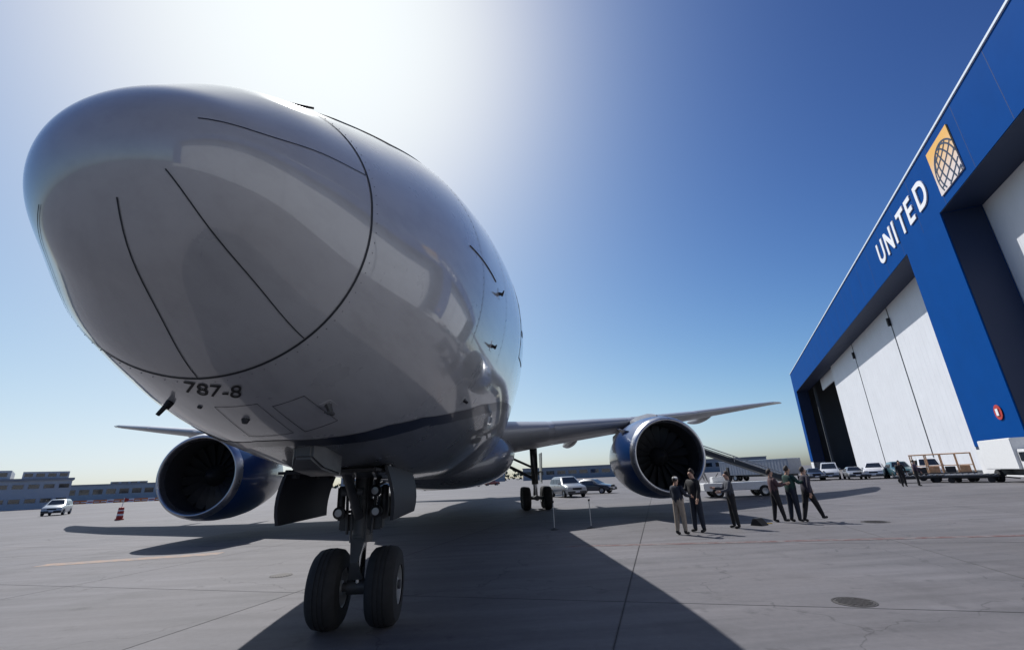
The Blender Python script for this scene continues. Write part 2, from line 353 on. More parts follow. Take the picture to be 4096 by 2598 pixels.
# radome seam
A = [(radY(t) - .0085, t) for t in range(-180, 181, 3)]; B = [(radY(t) + .0085, t) for t in range(-180, 181, 3)]
ribbon('radome_seam', A, B, SEAL, fus, .003)
for th in (180, 143.2, 72, -131):
    y0 = {180: .11, 143.2: .07, -131: .2}.get(th, .06)
    pts = [(y0 + (radY(th) - .012 - y0) * (i / 16) ** 1.4, th) for i in range(17)]
    ws = [.0075 if i else .004 for i in range(17)]
    def dth(y, w): 
        q = prof(y); return math.degrees(w / max(.1, (q[2] + (q[0] - q[1]) / 2) / 2))
    ribbon('diverter_strip', [(y, t - dth(y, .0036)) for y, t in pts], [(y, t + dth(y, .0036)) for y, t in pts], SEAL, radome, .004)
def fasteners(name, pts, r, m, parent):
    mb = MB()
    for y, t in pts:
        c = surf(y, t, .002); nn = (surf(y, t, .1) - surf(y, t, 0)).normalized(); mb.tube(c - nn * .002, c + nn * .0015, r, r * .7, 6)
    return mb.build(name, m, parent)
RIV = mat('fastener_grey', (.16, .16, .17), .5)
o_ = fasteners('fastener_row', [(radY(t) + .05, t) for t in range(-180, 180, 4)], .004, RIV, fus); o_['kind'] = 'stuff'
o_ = fasteners('fastener_row', [(y, t) for y in (2.93, 4.43) for t in [q * 2.5 - 112 for q in range(90)]], .006, RIV, fus); o_['kind'] = 'stuff'
# cockpit windows: frames and panes on the skin
def panel(name, Y0, Y1, t0, t1, m, parent, off, sk=0, n=8):
    vs = []; fs = []
    for i in range(n + 1):
        for j in range(n + 1):
            u = i / n; v = j / n; th = t0 + (t1 - t0) * v; Y = Y0 + (Y1 - Y0) * u + sk * v; vs.append(surf(Y, th, off))
    k = len(vs); rim = [(i, 0) for i in range(n)] + [(n, j) for j in range(n)] + [(i, n) for i in range(n, 0, -1)] + [(0, j) for j in range(n, 0, -1)]
    for i, j in rim:
        u = i / n; v = j / n; vs.append(surf(Y0 + (Y1 - Y0) * u + sk * v, t0 + (t1 - t0) * v, -.01))
    for i in range(n):
        for j in range(n): fs.append((i * (n + 1) + j, i * (n + 1) + j + 1, (i + 1) * (n + 1) + j + 1, (i + 1) * (n + 1) + j))
    q = len(rim)
    for a in range(q):
        i, j = rim[a]; i2, j2 = rim[(a + 1) % q]; fs.append((i * (n + 1) + j, i2 * (n + 1) + j2, k + (a + 1) % q, k + a))
    return MB().add(vs, fs).build(name, m, parent, 40)
for s in (1, -1):
    fr = panel('windshield_frame', 1.3, 2.5, s * .5, s * 26, SEAL, fus, .008, .1); panel('pane', 1.36, 2.43, s * 2, s * 24.6, GLASSD, fr, .011, .1)
    fr = panel('windshield_frame', 1.75, 2.95, s * 27, s * 36, SEAL, fus, .006, .25); panel('pane', 1.82, 2.88, s * 28, s * 35, GLASSD, fr, .009, .25)
    P0 = surf(1.28, s * 3, .04); P1 = surf(1.42, s * 16, .04)
    MB().tube(surf(1.22, s * 3, 0), P0, .02, .015).tube(P0, P1, .012, .01).build('wiper', BLACK, fus, True)
# doors and cabin windows
for s in (1, -1):
    for Y0, Y1, lab in ((6.6, 7.75, 0), (14.6, 15.7, 0), (34.5, 35.5, 0)):
        t0, t1 = 62, 104
        fr = panel('cabin_door', Y0, Y1, s * t0, s * t1, SEAL, fus, .003); panel('door_skin', Y0 + .025, Y1 - .025, s * (t0 + .5), s * (t1 - .5), WHITE, fr, .007)
        panel('handle', Y0 + .15, Y0 + .4, s * 92, s * 94, DARKST, fr, .012, n=2); panel('door_window', (Y0 + Y1) / 2 - .1, (Y0 + Y1) / 2 + .1, s * 74, s * 79, GLASSD, fr, .010, n=3)
wm = None
for s in (1, -1):
    for k in range(22):
        y = 9.0 + .62 * k
        if 14.2 < y < 16.1: continue
        panel('cabin_window', y, y + .27, s * 74.5, s * 83.5, GLASSD, fus, .004, n=3)
# small marks, probes, access panels on the nose
def outline(Y0, Y1, t0, t1, wd=.006):
    L = [(Y0, t0), (Y1, t0), (Y1, t1), (Y0, t1), (Y0, t0)]; mb = MB()
    for p, q in zip(L, L[1:]):
        for i in range(6):
            a = surf(p[0] + (q[0] - p[0]) * i / 6, p[1] + (q[1] - p[1]) * i / 6, .003); b = surf(p[0] + (q[0] - p[0]) * (i + 1) / 6, p[1] + (q[1] - p[1]) * (i + 1) / 6, .003); mb.tube(a, b, wd / 2, n=4)
    return mb
outline(1.42, 2.02, 171, 184, .003).build('access_panel_seam', SEAL, fus)
outline(1.5, 2.05, 158, 168, .0035).build('access_panel_seam', SEAL, fus)
mb = MB()
pts = [surf(2.53 + 1.07 * i / 10, 81.2 + 6.3 * i / 10, .004) for i in range(11)]
for a, b in zip(pts, pts[1:]): mb.tube(a, b, .008, n=5)
mb.build('panel_seam', SEAL, fus)
def probe(Y, th, L=.2, name='pitot_probe', back=.1):
    a = surf(Y, th, -.01); nrm = (surf(Y, th, .1) - surf(Y, th, 0)).normalized(); b = a + nrm * (L * .45) + Vector((0, .02, 0)); c = b + Vector((0, -L * .8, 0)) + nrm * .02
    MB().tube(a, b, .03, .018, 8).tube(b + Vector((0, .04, 0)), c, .018, .009, 8).build(name, DARKST, fus, True)
    plate = panel('probe_plate', Y - .05, Y + .07, th - 1.8, th + 1.8, WHITE, fus, .004, n=3)
probe(1.745, 155.6, .2); probe(3.78, 91, .13); probe(3.81, 110, .13); probe(3.85, 130.6, .12); probe(3.78, -91, .13)
SEAMG = mat('skin_joint_grey', (.2, .2, .21), .6)
for y in (2.95, 4.45, 6.1, 8.4, 11.2):
    ribbon('skin_joint', [(y, t) for t in range(-114, 115, 4)], [(y + .007, t) for t in range(-114, 115, 4)], SEAMG, fus, .003)
a = surf(1.5, -160, -.02); nrm = (surf(1.5, -160, .1) - surf(1.5, -160)).normalized()
MB().tube(a, a + nrm * .07, .03, .024, 8).tube(a + nrm * .05 + Vector((.03, -.02, .03)), a + nrm * .12 + Vector((-.02, .0, -.005)), .02, .015, 8).build('angle_vane', BLACK, fus, True)
MB().tube(surf(1.65, 179, -.01), surf(1.65, 179, .03), .035, .02, 10).build('drain_mast', SEAL, fus, True)
MB().tube(surf(1.44, -171, -.01), surf(1.44, -171, .012), .02, .015, 10).build('static_port', SEAL, fus, True)
# type number under the radome
me = text_mesh('787-8', 1.0, 0, .006)
xs = [v.co.x for v in me.vertices]; cx = (min(xs) + max(xs)) / 2; sc = .325 / (max(xs) - min(xs))
bm = bmesh.new(); bm.from_mesh(me); bmesh.ops.subdivide_edges(bm, edges=bm.edges, cuts=1); bmesh.ops.triangulate(bm, faces=bm.faces); bm.to_mesh(me); bm.free()
for v in me.vertices:
    tx = (v.co.x - cx) * sc + .012; Y = 1.245 - v.co.y * sc * 1.45 + tx * .3; tx -= .49 * (Y - tx * .3 - 1.19); q = prof(Y); v.co = surf(Y, 180 - math.degrees(math.asin(tx / q[2])), .006)
me.materials.append(BLACK); o = bpy.data.objects.new('type_number', me); COL.objects.link(o); o.parent = fus
# belly antenna block ahead of the nose gear
MB().loft([[(.18 + sx * wx, y, z) for sx, z in ((-1, zt), (1, zt), (1, zb), (-1, zb))] for y, wx, zt, zb in ((2.45, .08, 2.3, 2.12), (2.6, .15, 2.3, 2.02), (3.1, .16, 2.25, 1.97), (3.3, .1, 2.2, 2.06))]).build('belly_antenna', GEAR, fus, 30, .02)
# upper antennas
MB().loft([[(0, 9.0, 7.8), (.03, 9.15, 7.8), (0, 9.5, 7.8), (-.03, 9.15, 7.8)], [(0, 9.25, 8.25), (.012, 9.3, 8.25), (0, 9.5, 8.25), (-.012, 9.3, 8.25)]]).build('blade_antenna', WHITE, fus)
# wing-body fairing
secs = []
for y, wx, zt, zb in ((14.8, .6, 2.3, 1.96), (15.6, 1.9, 3.0, 1.78), (16.8, 2.8, 3.9, 1.62), (18.5, 3.1, 4.2, 1.52), (22, 3.2, 4.2, 1.46), (27, 3.2, 4.0, 1.48), (31, 2.9, 3.8, 1.62), (34, 2.1, 3.4, 1.9), (36.5, .8, 2.6, 2.05)):
    secs.append([(wx * math.sin(t) * (abs(math.sin(t)) ** -.15 if abs(math.sin(t)) > .01 else 1), y, (zt + zb) / 2 + (zt - zb) / 2 * math.cos(t)) for t in [2 * math.pi * i / 40 for i in range(40)]])
MB().loft(secs).build('wing_body_fairing', BELLY, PL, 60)
# wings
def foil(c, t, n=14):
    up = []; lo = []
    for i in range(n + 1):
        x = .5 * (1 - math.cos(math.pi * i / n)); yt = 5 * t * (.2969 * math.sqrt(x) - .126 * x - .3516 * x * x + .2843 * x**3 - .1036 * x**4)
        cb = .02 * math.sin(math.pi * x) - .012 * math.sin(2 * math.pi * x); up.append((x * c, (yt + cb) * c)); lo.append((x * c, (cb - yt) * c))
    return up[::-1] + lo[1:-1]
WST = [(2.2, 17.6, 12.0, 3.75, .13, 4), (4.9, 19.4, 9.9, 3.98, .12, 3.2), (9.73, 22.6, 7.35, 4.5, .11, 2), (15, 26.1, 5.8, 5.2, .10, .8), (20, 29.5, 4.45, 5.95, .10, 0), (25, 33.6, 3.0, 6.72, .095, -1), (27.6, 36.7, 2.0, 7.14, .09, -1.2), (29.2, 38.9, 1.15, 7.38, .09, -1.3), (30.06, 40.3, .5, 7.56, .09, -1.3)]
def wing(s):
    secs = []
    for X, LE, c, z, t, tw in WST:
        ct, stt = math.cos(R(tw)), math.sin(R(tw)); secs.append([(s * X, LE + x * ct + y * stt, z - x * stt * .6 + y * ct) for x, y in foil(c, t)])
    wg = MB().loft(secs).build('wing', WINGW, PL, 50)
    # slats: bright leading edge strips, slightly proud
    for k in range(len(WST) - 3):
        A, B = WST[k], WST[k + 1]; vs = []
        for u in (.04, .96):
            X, LE, c, z, t, tw = [A[q] + (B[q] - A[q]) * u for q in range(6)]; pts = [p for p in foil(c, t, 20) if p[0] < .13 * c]
            pts = sorted(pts, key=lambda p: math.atan2(p[1], .13 * c - p[0])); ct, stt = math.cos(R(tw)), math.sin(R(tw))
            vs.append([(s * X, LE + x * ct + y * stt - .012, z - x * stt * .6 + y * 1.012 * ct) for x, y in pts])
        m_ = min(len(vs[0]), len(vs[1])); MB().loft([v[:m_] for v in vs], closed=False, caps=False).build('slat', SLAT, wg, 60)
    for X, y0, y1, zz in ((7.3, 25.5, 31.0, 3.86), (13.4, 28.2, 33.4, 4.74), (18.4, 31, 35.2, 5.55)):
        secs = []
        for i in range(9):
            u = i / 8; rr = .24 * math.sin(math.pi * min(max(u, .02), .98)) ** .6 + .01; secs.append([(s * X + rr * .8 * math.cos(t), y0 + (y1 - y0) * u, zz + .06 * (1 - u) + rr * 1.3 * math.sin(t)) for t in [2 * math.pi * j / 12 for j in range(12)]])
        MB().loft(secs).build('flap_track_fairing', WINGW, wg, 60)
    return wg
wing(1); wing(-1)
# tail
def slab_wing(st, name, vert=False):
    secs = []
    for X, LE, c, z, t in st: secs.append([((y if vert else X), LE + x, (z if vert else z + y)) for x, y in foil(c, t)])
    return MB().loft(secs).build(name, NAVY if vert else WINGW, PL, 50)
slab_wing([(0, 43.5, 9.2, 7.3, .1), (0, 46.5, 7.4, 9.6, .1), (0, 53.4, 3.0, 16.7, .09)], 'vertical_fin', True)
for s in (1, -1): slab_wing([(s * .5, 47.6, 6.2, 6.3, .1), (s * 9.9, 54.2, 2.0, 7.4, .09)], 'horizontal_stabilizer')
# engines
def engine(s):
    X, Y, Z = s * 9.74, 17.95, 2.515
    e = empty('engine', (X, Y, Z)); e.parent = PL
    N = 64
    nac = MB().lathe([(.30, 1.665), (.8, 1.755), (1.5, 1.80), (2.4, 1.80), (3.3, 1.72), (4.2, 1.55), (4.9, 1.38), (4.9, 1.34), (3.2, 1.3)], (0, 0, 0), 'y', N, caps=False).build('nacelle', NACBLUE, e, 50)
    MB().lathe([(.305, 1.667), (.16, 1.625), (.06, 1.575), (.01, 1.53), (0, 1.50), (.02, 1.465), (.08, 1.44), (.2, 1.418), (.34, 1.41)], (0, 0, 0), 'y', N, caps=False).build('inlet_lip', LIP, e, 60)
    MB().lathe([(.335, 1.412), (.8, 1.41), (1.25, 1.42), (1.75, 1.42)], (0, 0, 0), 'y', N, caps=False).build('inlet_duct', DUCT, e, 60)
    MB().lathe([(.72, .001), (.76, .06), (.9, .17), (1.1, .3), (1.35, .42), (1.6, .46)], (0, 0, 0), 'y', 32, caps=False).build('spinner', TITAN, e, 60)
    MB().lathe([(1.75, 1.42), (1.76, .3)], (0, 0, 0), 'y', 48, caps=False).build('stator_disc', BLACK, e)
    secs = []
    for i in range(7):
        u = i / 6; r = .42 + (1.395 - .42) * u; an = R(28 + 34 * u); ch = .34 + .12 * math.sin(math.pi * u); sw = .12 * u * u
        secs.append([(math.sin(an) * q * ch + sw * .4, 1.42 - math.cos(an) * q * ch * .55 - .0, r) for q in (-.5, 0, .5)] + [(math.sin(an) * q * ch + sw * .4 + .012, 1.43 - math.cos(an) * q * ch * .55, r) for q in (.5, 0, -.5)])
    b0 = MB().loft(secs).build('fan_blade', TITAN, e, 40)
    for k in range(1, 18):
        b = b0.copy(); COL.objects.link(b); b.parent = e; b.rotation_euler = (0, 2 * math.pi * k / 18, 0)
    MB().lathe([(3.2, 1.05), (4.9, .92), (5.9, .66), (5.9, .6), (5.6, .5), (6.6, .12), (6.75, .01)], (0, 0, 0), 'y', 40, caps=False).build('core_nozzle', DARKST, e, 50)
    # pylon
    secs = []
    for y, zt, zb, wx in ((.9, 1.83, 1.7, .03), (1.8, 2.0, 1.5, .2), (3.4, 2.05, 1.2, .26), (5.4, 1.9, .9, .26), (8.6, 1.5, 1.15, .08)):
        secs.append([(-wx, y, zb), (-wx, y, (zb + zt) / 2), (-wx * .6, y, zt), (wx * .6, y, zt), (wx, y, (zb + zt) / 2), (wx, y, zb)])
    MB().loft(secs).build('pylon', WINGW, e, 30)
    # chine
    q = -s; MB().add([(q * 1.35, .9, 1.1), (q * 1.36, 2.0, 1.13), (q * 1.62, 1.9, 1.38), (q * 1.37, .95, 1.15), (q * 1.39, 2.0, 1.10), (q * 1.63, 1.92, 1.36)], [(0, 1, 2), (3, 5, 4), (0, 2, 5, 3), (1, 4, 5, 2), (0, 3, 4, 1)]).build('strake', NACBLUE, nac)
engine(1); engine(-1)
# gear
def wheel(parent, c, r, wd, rimr):
    t = MB().lathe([(-wd * .5, rimr), (-wd * .5, r * .72), (-wd * .47, r * .87), (-wd * .36, r * .96), (-wd * .17, r * .992), (-wd * .165, r * .98), (-wd * .13, r * .98), (-wd * .125, r), (-.02 * wd, r), (-.015 * wd, r * .985), (.015 * wd, r * .985), (.02 * wd, r), (wd * .125, r), (wd * .13, r * .98), (wd * .165, r * .98), (wd * .17, r * .992), (wd * .36, r * .96), (wd * .47, r * .87), (wd * .5, r * .72), (wd * .5, rimr)], (0, 0, 0), 'x', 44, caps=False).build('wheel_tyre', TYRE, parent, 35, loc=c)
    MB().lathe([(-wd * .46, rimr * 1.02), (-wd * .44, rimr * .93), (-wd * .2, rimr * .82), (-wd * .16, rimr * .45), (-wd * .42, rimr * .36), (-wd * .46, .001)], (0, 0, 0), 'x', 28, caps=False).lathe([(wd * .46, rimr * 1.02), (wd * .44, rimr * .93), (wd * .2, rimr * .82), (wd * .16, rimr * .45), (wd * .42, rimr * .36), (wd * .46, .001)], (0, 0, 0), 'x', 28, caps=False).build('rim', RIM, t, 35)
    return t
ng = empty('nose_gear', (0, 5.42, 0)); ng.parent = PL
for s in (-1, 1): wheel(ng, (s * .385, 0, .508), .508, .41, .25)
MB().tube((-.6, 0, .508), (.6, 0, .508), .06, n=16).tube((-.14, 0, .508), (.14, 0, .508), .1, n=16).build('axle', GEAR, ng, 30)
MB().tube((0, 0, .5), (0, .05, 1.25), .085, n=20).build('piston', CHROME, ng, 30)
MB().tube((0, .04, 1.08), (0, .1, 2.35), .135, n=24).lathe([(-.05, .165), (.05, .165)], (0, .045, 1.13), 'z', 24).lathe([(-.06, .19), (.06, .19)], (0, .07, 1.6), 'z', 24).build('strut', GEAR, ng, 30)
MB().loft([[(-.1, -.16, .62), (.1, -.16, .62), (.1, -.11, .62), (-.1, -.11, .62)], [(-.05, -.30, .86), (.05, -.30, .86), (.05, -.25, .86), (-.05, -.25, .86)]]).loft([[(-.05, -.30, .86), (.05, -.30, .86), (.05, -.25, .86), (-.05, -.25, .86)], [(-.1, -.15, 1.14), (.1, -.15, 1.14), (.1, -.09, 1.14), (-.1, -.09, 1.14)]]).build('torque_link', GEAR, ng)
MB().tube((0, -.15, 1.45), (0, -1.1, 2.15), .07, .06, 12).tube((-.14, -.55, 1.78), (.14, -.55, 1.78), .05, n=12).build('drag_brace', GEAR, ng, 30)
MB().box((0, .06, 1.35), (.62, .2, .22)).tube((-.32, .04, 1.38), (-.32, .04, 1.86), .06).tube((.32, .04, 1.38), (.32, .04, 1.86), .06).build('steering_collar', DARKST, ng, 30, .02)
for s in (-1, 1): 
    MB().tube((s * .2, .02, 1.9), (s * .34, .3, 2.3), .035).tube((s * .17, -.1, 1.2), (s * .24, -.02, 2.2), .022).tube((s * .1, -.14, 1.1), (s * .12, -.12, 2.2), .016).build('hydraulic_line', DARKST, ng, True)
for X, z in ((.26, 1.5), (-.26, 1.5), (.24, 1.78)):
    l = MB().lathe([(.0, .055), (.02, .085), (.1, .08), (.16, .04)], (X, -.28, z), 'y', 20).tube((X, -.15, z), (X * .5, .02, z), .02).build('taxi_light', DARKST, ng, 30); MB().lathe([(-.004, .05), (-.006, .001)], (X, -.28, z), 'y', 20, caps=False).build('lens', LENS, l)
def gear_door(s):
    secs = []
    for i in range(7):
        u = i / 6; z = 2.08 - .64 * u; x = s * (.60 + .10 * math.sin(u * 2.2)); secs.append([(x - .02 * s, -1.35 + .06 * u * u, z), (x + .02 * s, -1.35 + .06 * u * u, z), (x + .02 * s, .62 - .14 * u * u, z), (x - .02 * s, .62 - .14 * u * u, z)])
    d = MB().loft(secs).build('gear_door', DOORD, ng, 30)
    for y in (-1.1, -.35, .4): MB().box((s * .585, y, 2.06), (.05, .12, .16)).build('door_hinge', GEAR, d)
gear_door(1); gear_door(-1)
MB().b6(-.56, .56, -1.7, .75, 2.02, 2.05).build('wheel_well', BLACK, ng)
for s in (1, -1):
    g = empty('main_gear', (s * 4.9, 28.2, 0)); g.parent = PL
    for yy in (-.73, .73):
        for sx in (-1, 1): wheel(g, (sx * .64, yy, .66), .66, .5, .3)
        MB().tube((-.8, yy, .66), (.8, yy, .66), .08, n=14).build('axle', GEAR, g, 30)
    MB().tube((0, -.8, .66), (0, .8, .66), .15, n=16).build('bogie_beam', GEAR, g, 30)
    MB().tube((0, 0, .62), (0, 0, 1.7), .13, n=18).build('piston', CHROME, g, 30)
    MB().tube((0, 0, 1.45), (0, 0, 3.6), .21, .24, 20).build('strut', GEAR, g, 30)
    MB().tube((0, 0, 1.75), (-s * 2.2, .4, 2.9), .1, .09, 12).tube((0, 0, 2.4), (-s * 1.6, -.9, 3.1), .07, .07, 10).build('side_brace', GEAR, g, 30)
    MB().tube((0, 0, 1.6), (-s * .3, -1.8, 3.1), .09, .08, 12).build('drag_brace', GEAR, g, 30)
    MB().loft([[(-.14, .2, .8), (.14, .2, .8), (.14, .27, .8), (-.14, .27, .8)], [(-.06, .6, 1.2), (.06, .6, 1.2), (.06, .66, 1.2), (-.06, .66, 1.2)], [(-.14, .22, 1.6), (.14, .22, 1.6), (.14, .3, 1.6), (-.14, .3, 1.6)]]).build('torque_link', GEAR, g)
    MB().loft([[(s * .42, -.75, 3.3), (s * .46, -.75, 3.3), (s * .46, .75, 3.3), (s * .42, .75, 3.3)], [(s * .36, -.55, 1.5), (s * .40, -.55, 1.5), (s * .40, .55, 1.5), (s * .36, .55, 1.5)]]).build('gear_door', WINGW, g)
    MB().tube((0, -.1, 2.0), (s * .4, 0, 2.2), .04).build('door_link', GEAR, g)

# ---------------------------------------------------------------- hangar
HD = R(28.03); HB = Vector((113.06, 156.01, -.56))
HG = empty('hangar', HB, math.atan2(-math.cos(HD), -math.sin(HD)), 'huge blue airline hangar with white sliding doors and UNITED lettering', 'hangar'); HG.scale = (1.3, 1.3, 1.3)
ZH, ZT, DR = 20.575, 26.0, 2.6
U1, U2, U3, U4, U5 = 4.3, 95.5, 103.55, 194.8, 199.0
fr = MB().b6(0, U5, 0, DR, ZH, ZT).build('header', HBLUE, HG)
MB().b6(-.1, U5 + .1, -.1, DR + .1, ZT, ZT + .17).build('coping', TRIM, HG)
MB().b6(U1 + .05, U2 - .05, .04, DR + .3, ZH - .06, ZH - .004).build('soffit', HSOF, HG); MB().b6(U3 + .05, U4 - .05, .04, DR + .3, ZH - .06, ZH - .004).build('soffit', HSOF, HG)
for a, b in ((0, U1), (U2, U3), (U4, U5)):
    p = MB().b6(a, b, 0, DR, 2.7, ZH - .002).build('column', HBLUE, HG); MB().b6(a - .03, b + .03, -.03, DR, 0, 2.45).build('plinth', CONC_W, p); MB().b6(a + .02, b - .02, .03, DR, 2.45, 2.7).build('shadow_gap', HSOF, p)
MB().b6(U2 + 8.06, U2 + 8.09, .1, DR - .05, 0, ZH - .1).build('jamb', HSOF, HG)  # thin dark sheet over the blue column side, its shade put into the colour
MB().b6(U1 - .0 + .003, U1 + .03, .1, DR - .05, 0, ZH - .1).build('jamb', HSOF, HG)
def door_panel(a, b, y):
    d = MB().b6(a + .04, b - .04, y, y + .22, .08, ZH + .2).build('door_panel', HWHITE, HG)
    mb = MB(); k = int((b - a) / 1.25)
    for i in range(1, k): x = a + (b - a) * i / k; mb.b6(x - .02, x + .02, y - .004, y + .02, .3, ZH)
    mb.build('door_rib', HWHITE, d)
    MB().b6(b - .1, b + .1, y - .05, y - .01, .1, ZH).build('edge_seal', GEAR, d)
    MB().box((b, y - .18, 18.6), (.4, .3, 1.0)).build('door_buffer', BLACK, d)
    MB().b6(a + .04, b - .04, y - .05, y - .005, .1, .7).build('kick_plate', GEAR, d)
for a, b, y in ((37.5, 57, DR + .05), (57, 77, DR + .05), (77, 97.2, DR + .05)): door_panel(a, b, y)
for k in range(5): door_panel(102 + 19 * k, 121 + 19 * k, DR + .05)
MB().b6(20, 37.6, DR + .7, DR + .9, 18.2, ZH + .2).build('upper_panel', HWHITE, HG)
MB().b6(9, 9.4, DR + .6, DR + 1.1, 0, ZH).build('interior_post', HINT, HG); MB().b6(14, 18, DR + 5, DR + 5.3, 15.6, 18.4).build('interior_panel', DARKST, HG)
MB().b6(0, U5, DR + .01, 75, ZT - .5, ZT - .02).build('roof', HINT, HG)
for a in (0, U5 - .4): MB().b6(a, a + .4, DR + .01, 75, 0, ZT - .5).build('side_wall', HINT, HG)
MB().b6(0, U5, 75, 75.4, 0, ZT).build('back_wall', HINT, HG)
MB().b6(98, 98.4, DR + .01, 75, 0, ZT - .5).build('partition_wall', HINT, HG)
HJ = mat('cladding_joint_navy', (.001, .02, .10), .7)
mb = MB()
for k in range(1, 40): mb.b6(k * 5 - .02, k * 5 + .02, -.004, .02, ZH + .02, ZT - .02)
mb.build('cladding_joint', HJ, fr)
# lettering
sg = empty('sign_lettering', (0, 0, 0)); sg.parent = HG
x = 88.9
for ch, adv in (('U', 2.75), ('N', 2.85), ('I', 1.45), ('T', 2.5), ('E', 2.45), ('D', 2.6)):
    me = text_mesh(ch, 3.25, .045, .07); x0 = min(v.co.x for v in me.vertices)
    me.materials.append(SIGNW); o = bpy.data.objects.new('letter_' + ch.lower(), me); COL.objects.link(o); o.parent = sg
    o.location = (x - x0, -.06, 22.2); o.rotation_euler = (R(90), 0, 0); x += adv
# globe emblem: gold and white square with a dark meridian globe
lx0, lx1, lz0, lz1 = 105.0, 108.9, 21.3, 25.15
m = bpy.data.materials.new('emblem_gold_white'); m.use_nodes = True; n_ = m.node_tree
tc = n_.nodes.new('ShaderNodeTexCoord'); sx_ = n_.nodes.new('ShaderNodeSeparateXYZ'); cr = n_.nodes.new('ShaderNodeValToRGB')
n_.links.new(tc.outputs['Generated'], sx_.inputs[0]); ad = n_.nodes.new('ShaderNodeMath'); ad.operation = 'SUBTRACT'; n_.links.new(sx_.outputs[0], ad.inputs[0]); n_.links.new(sx_.outputs[2], ad.inputs[1])
mr_ = n_.nodes.new('ShaderNodeMapRange'); mr_.inputs[1].default_value = -1; mr_.inputs[2].default_value = 1; n_.links.new(sx_.outputs[2], mr_.inputs[0]); mr_.inputs[1].default_value = 0
n_.links.new(mr_.outputs[0], cr.inputs[0]); cr.color_ramp.elements[0].color = (.7, .62, .58, 1); cr.color_ramp.elements[1].color = (.78, .42, .08, 1); cr.color_ramp.elements[0].position = .15; cr.color_ramp.elements[1].position = .85
n_.links.new(cr.outputs[0], n_.nodes['Principled BSDF'].inputs['Base Color'])
em = MB().b6(lx0, lx1, -.1, -.01, lz0, lz1).build('globe_emblem', m, HG)
mb = MB(); cx, cz, rr = 107.3, 22.6, 2.0
def seg(p, q, wd):
    d = Vector((q[0] - p[0], 0, q[1] - p[1])); 
    if d.length < 1e-6: return
    nn = Vector((-d.z, 0, d.x)).normalized() * wd / 2; pts = [(p[0], p[1]), (q[0], q[1])]
    if not all(lx0 < a < lx1 and lz0 < b < lz1 for a, b in pts): return
    P = Vector((p[0], -.115, p[1])); Q = Vector((q[0], -.115, q[1])); mb.add([P - nn, Q - nn, Q + nn, P + nn], [(0, 1, 2, 3)])
for k in range(-3, 4):
    pr = None
    for i in range(33):
        la = R(-90 + 180 * i / 32); lo = R(26 * k); X = rr * math.cos(la) * math.sin(lo); Z = rr * math.sin(la); a = R(25); p = (cx + X * math.cos(a) - Z * math.sin(a), cz + X * math.sin(a) + Z * math.cos(a))
        if pr: seg(pr, p, .14)
        pr = p
for k in range(-3, 4):
    pr = None
    for i in range(33):
        la = R(22 * k); lo = R(-90 + 180 * i / 32); X = rr * math.cos(la) * math.sin(lo); Z = rr * math.sin(la) * .95 - .25 * math.cos(la) * math.cos(lo); a = R(25); p = (cx + X * math.cos(a) - Z * math.sin(a), cz + X * math.sin(a) + Z * math.cos(a))
        if pr: seg(pr, p, .14)
        pr = p
mb.build('globe_grid', NAVY, em)
MB().lathe([(0, .55), (.06, .5), (.06, .001)], (101.3, -.08, 4.95), 'y', 24).build('round_notice', RED, HG); MB().box((101.3, -.12, 4.95), (.35, .04, .5)).build('notice_mark', SIGNW, HG)

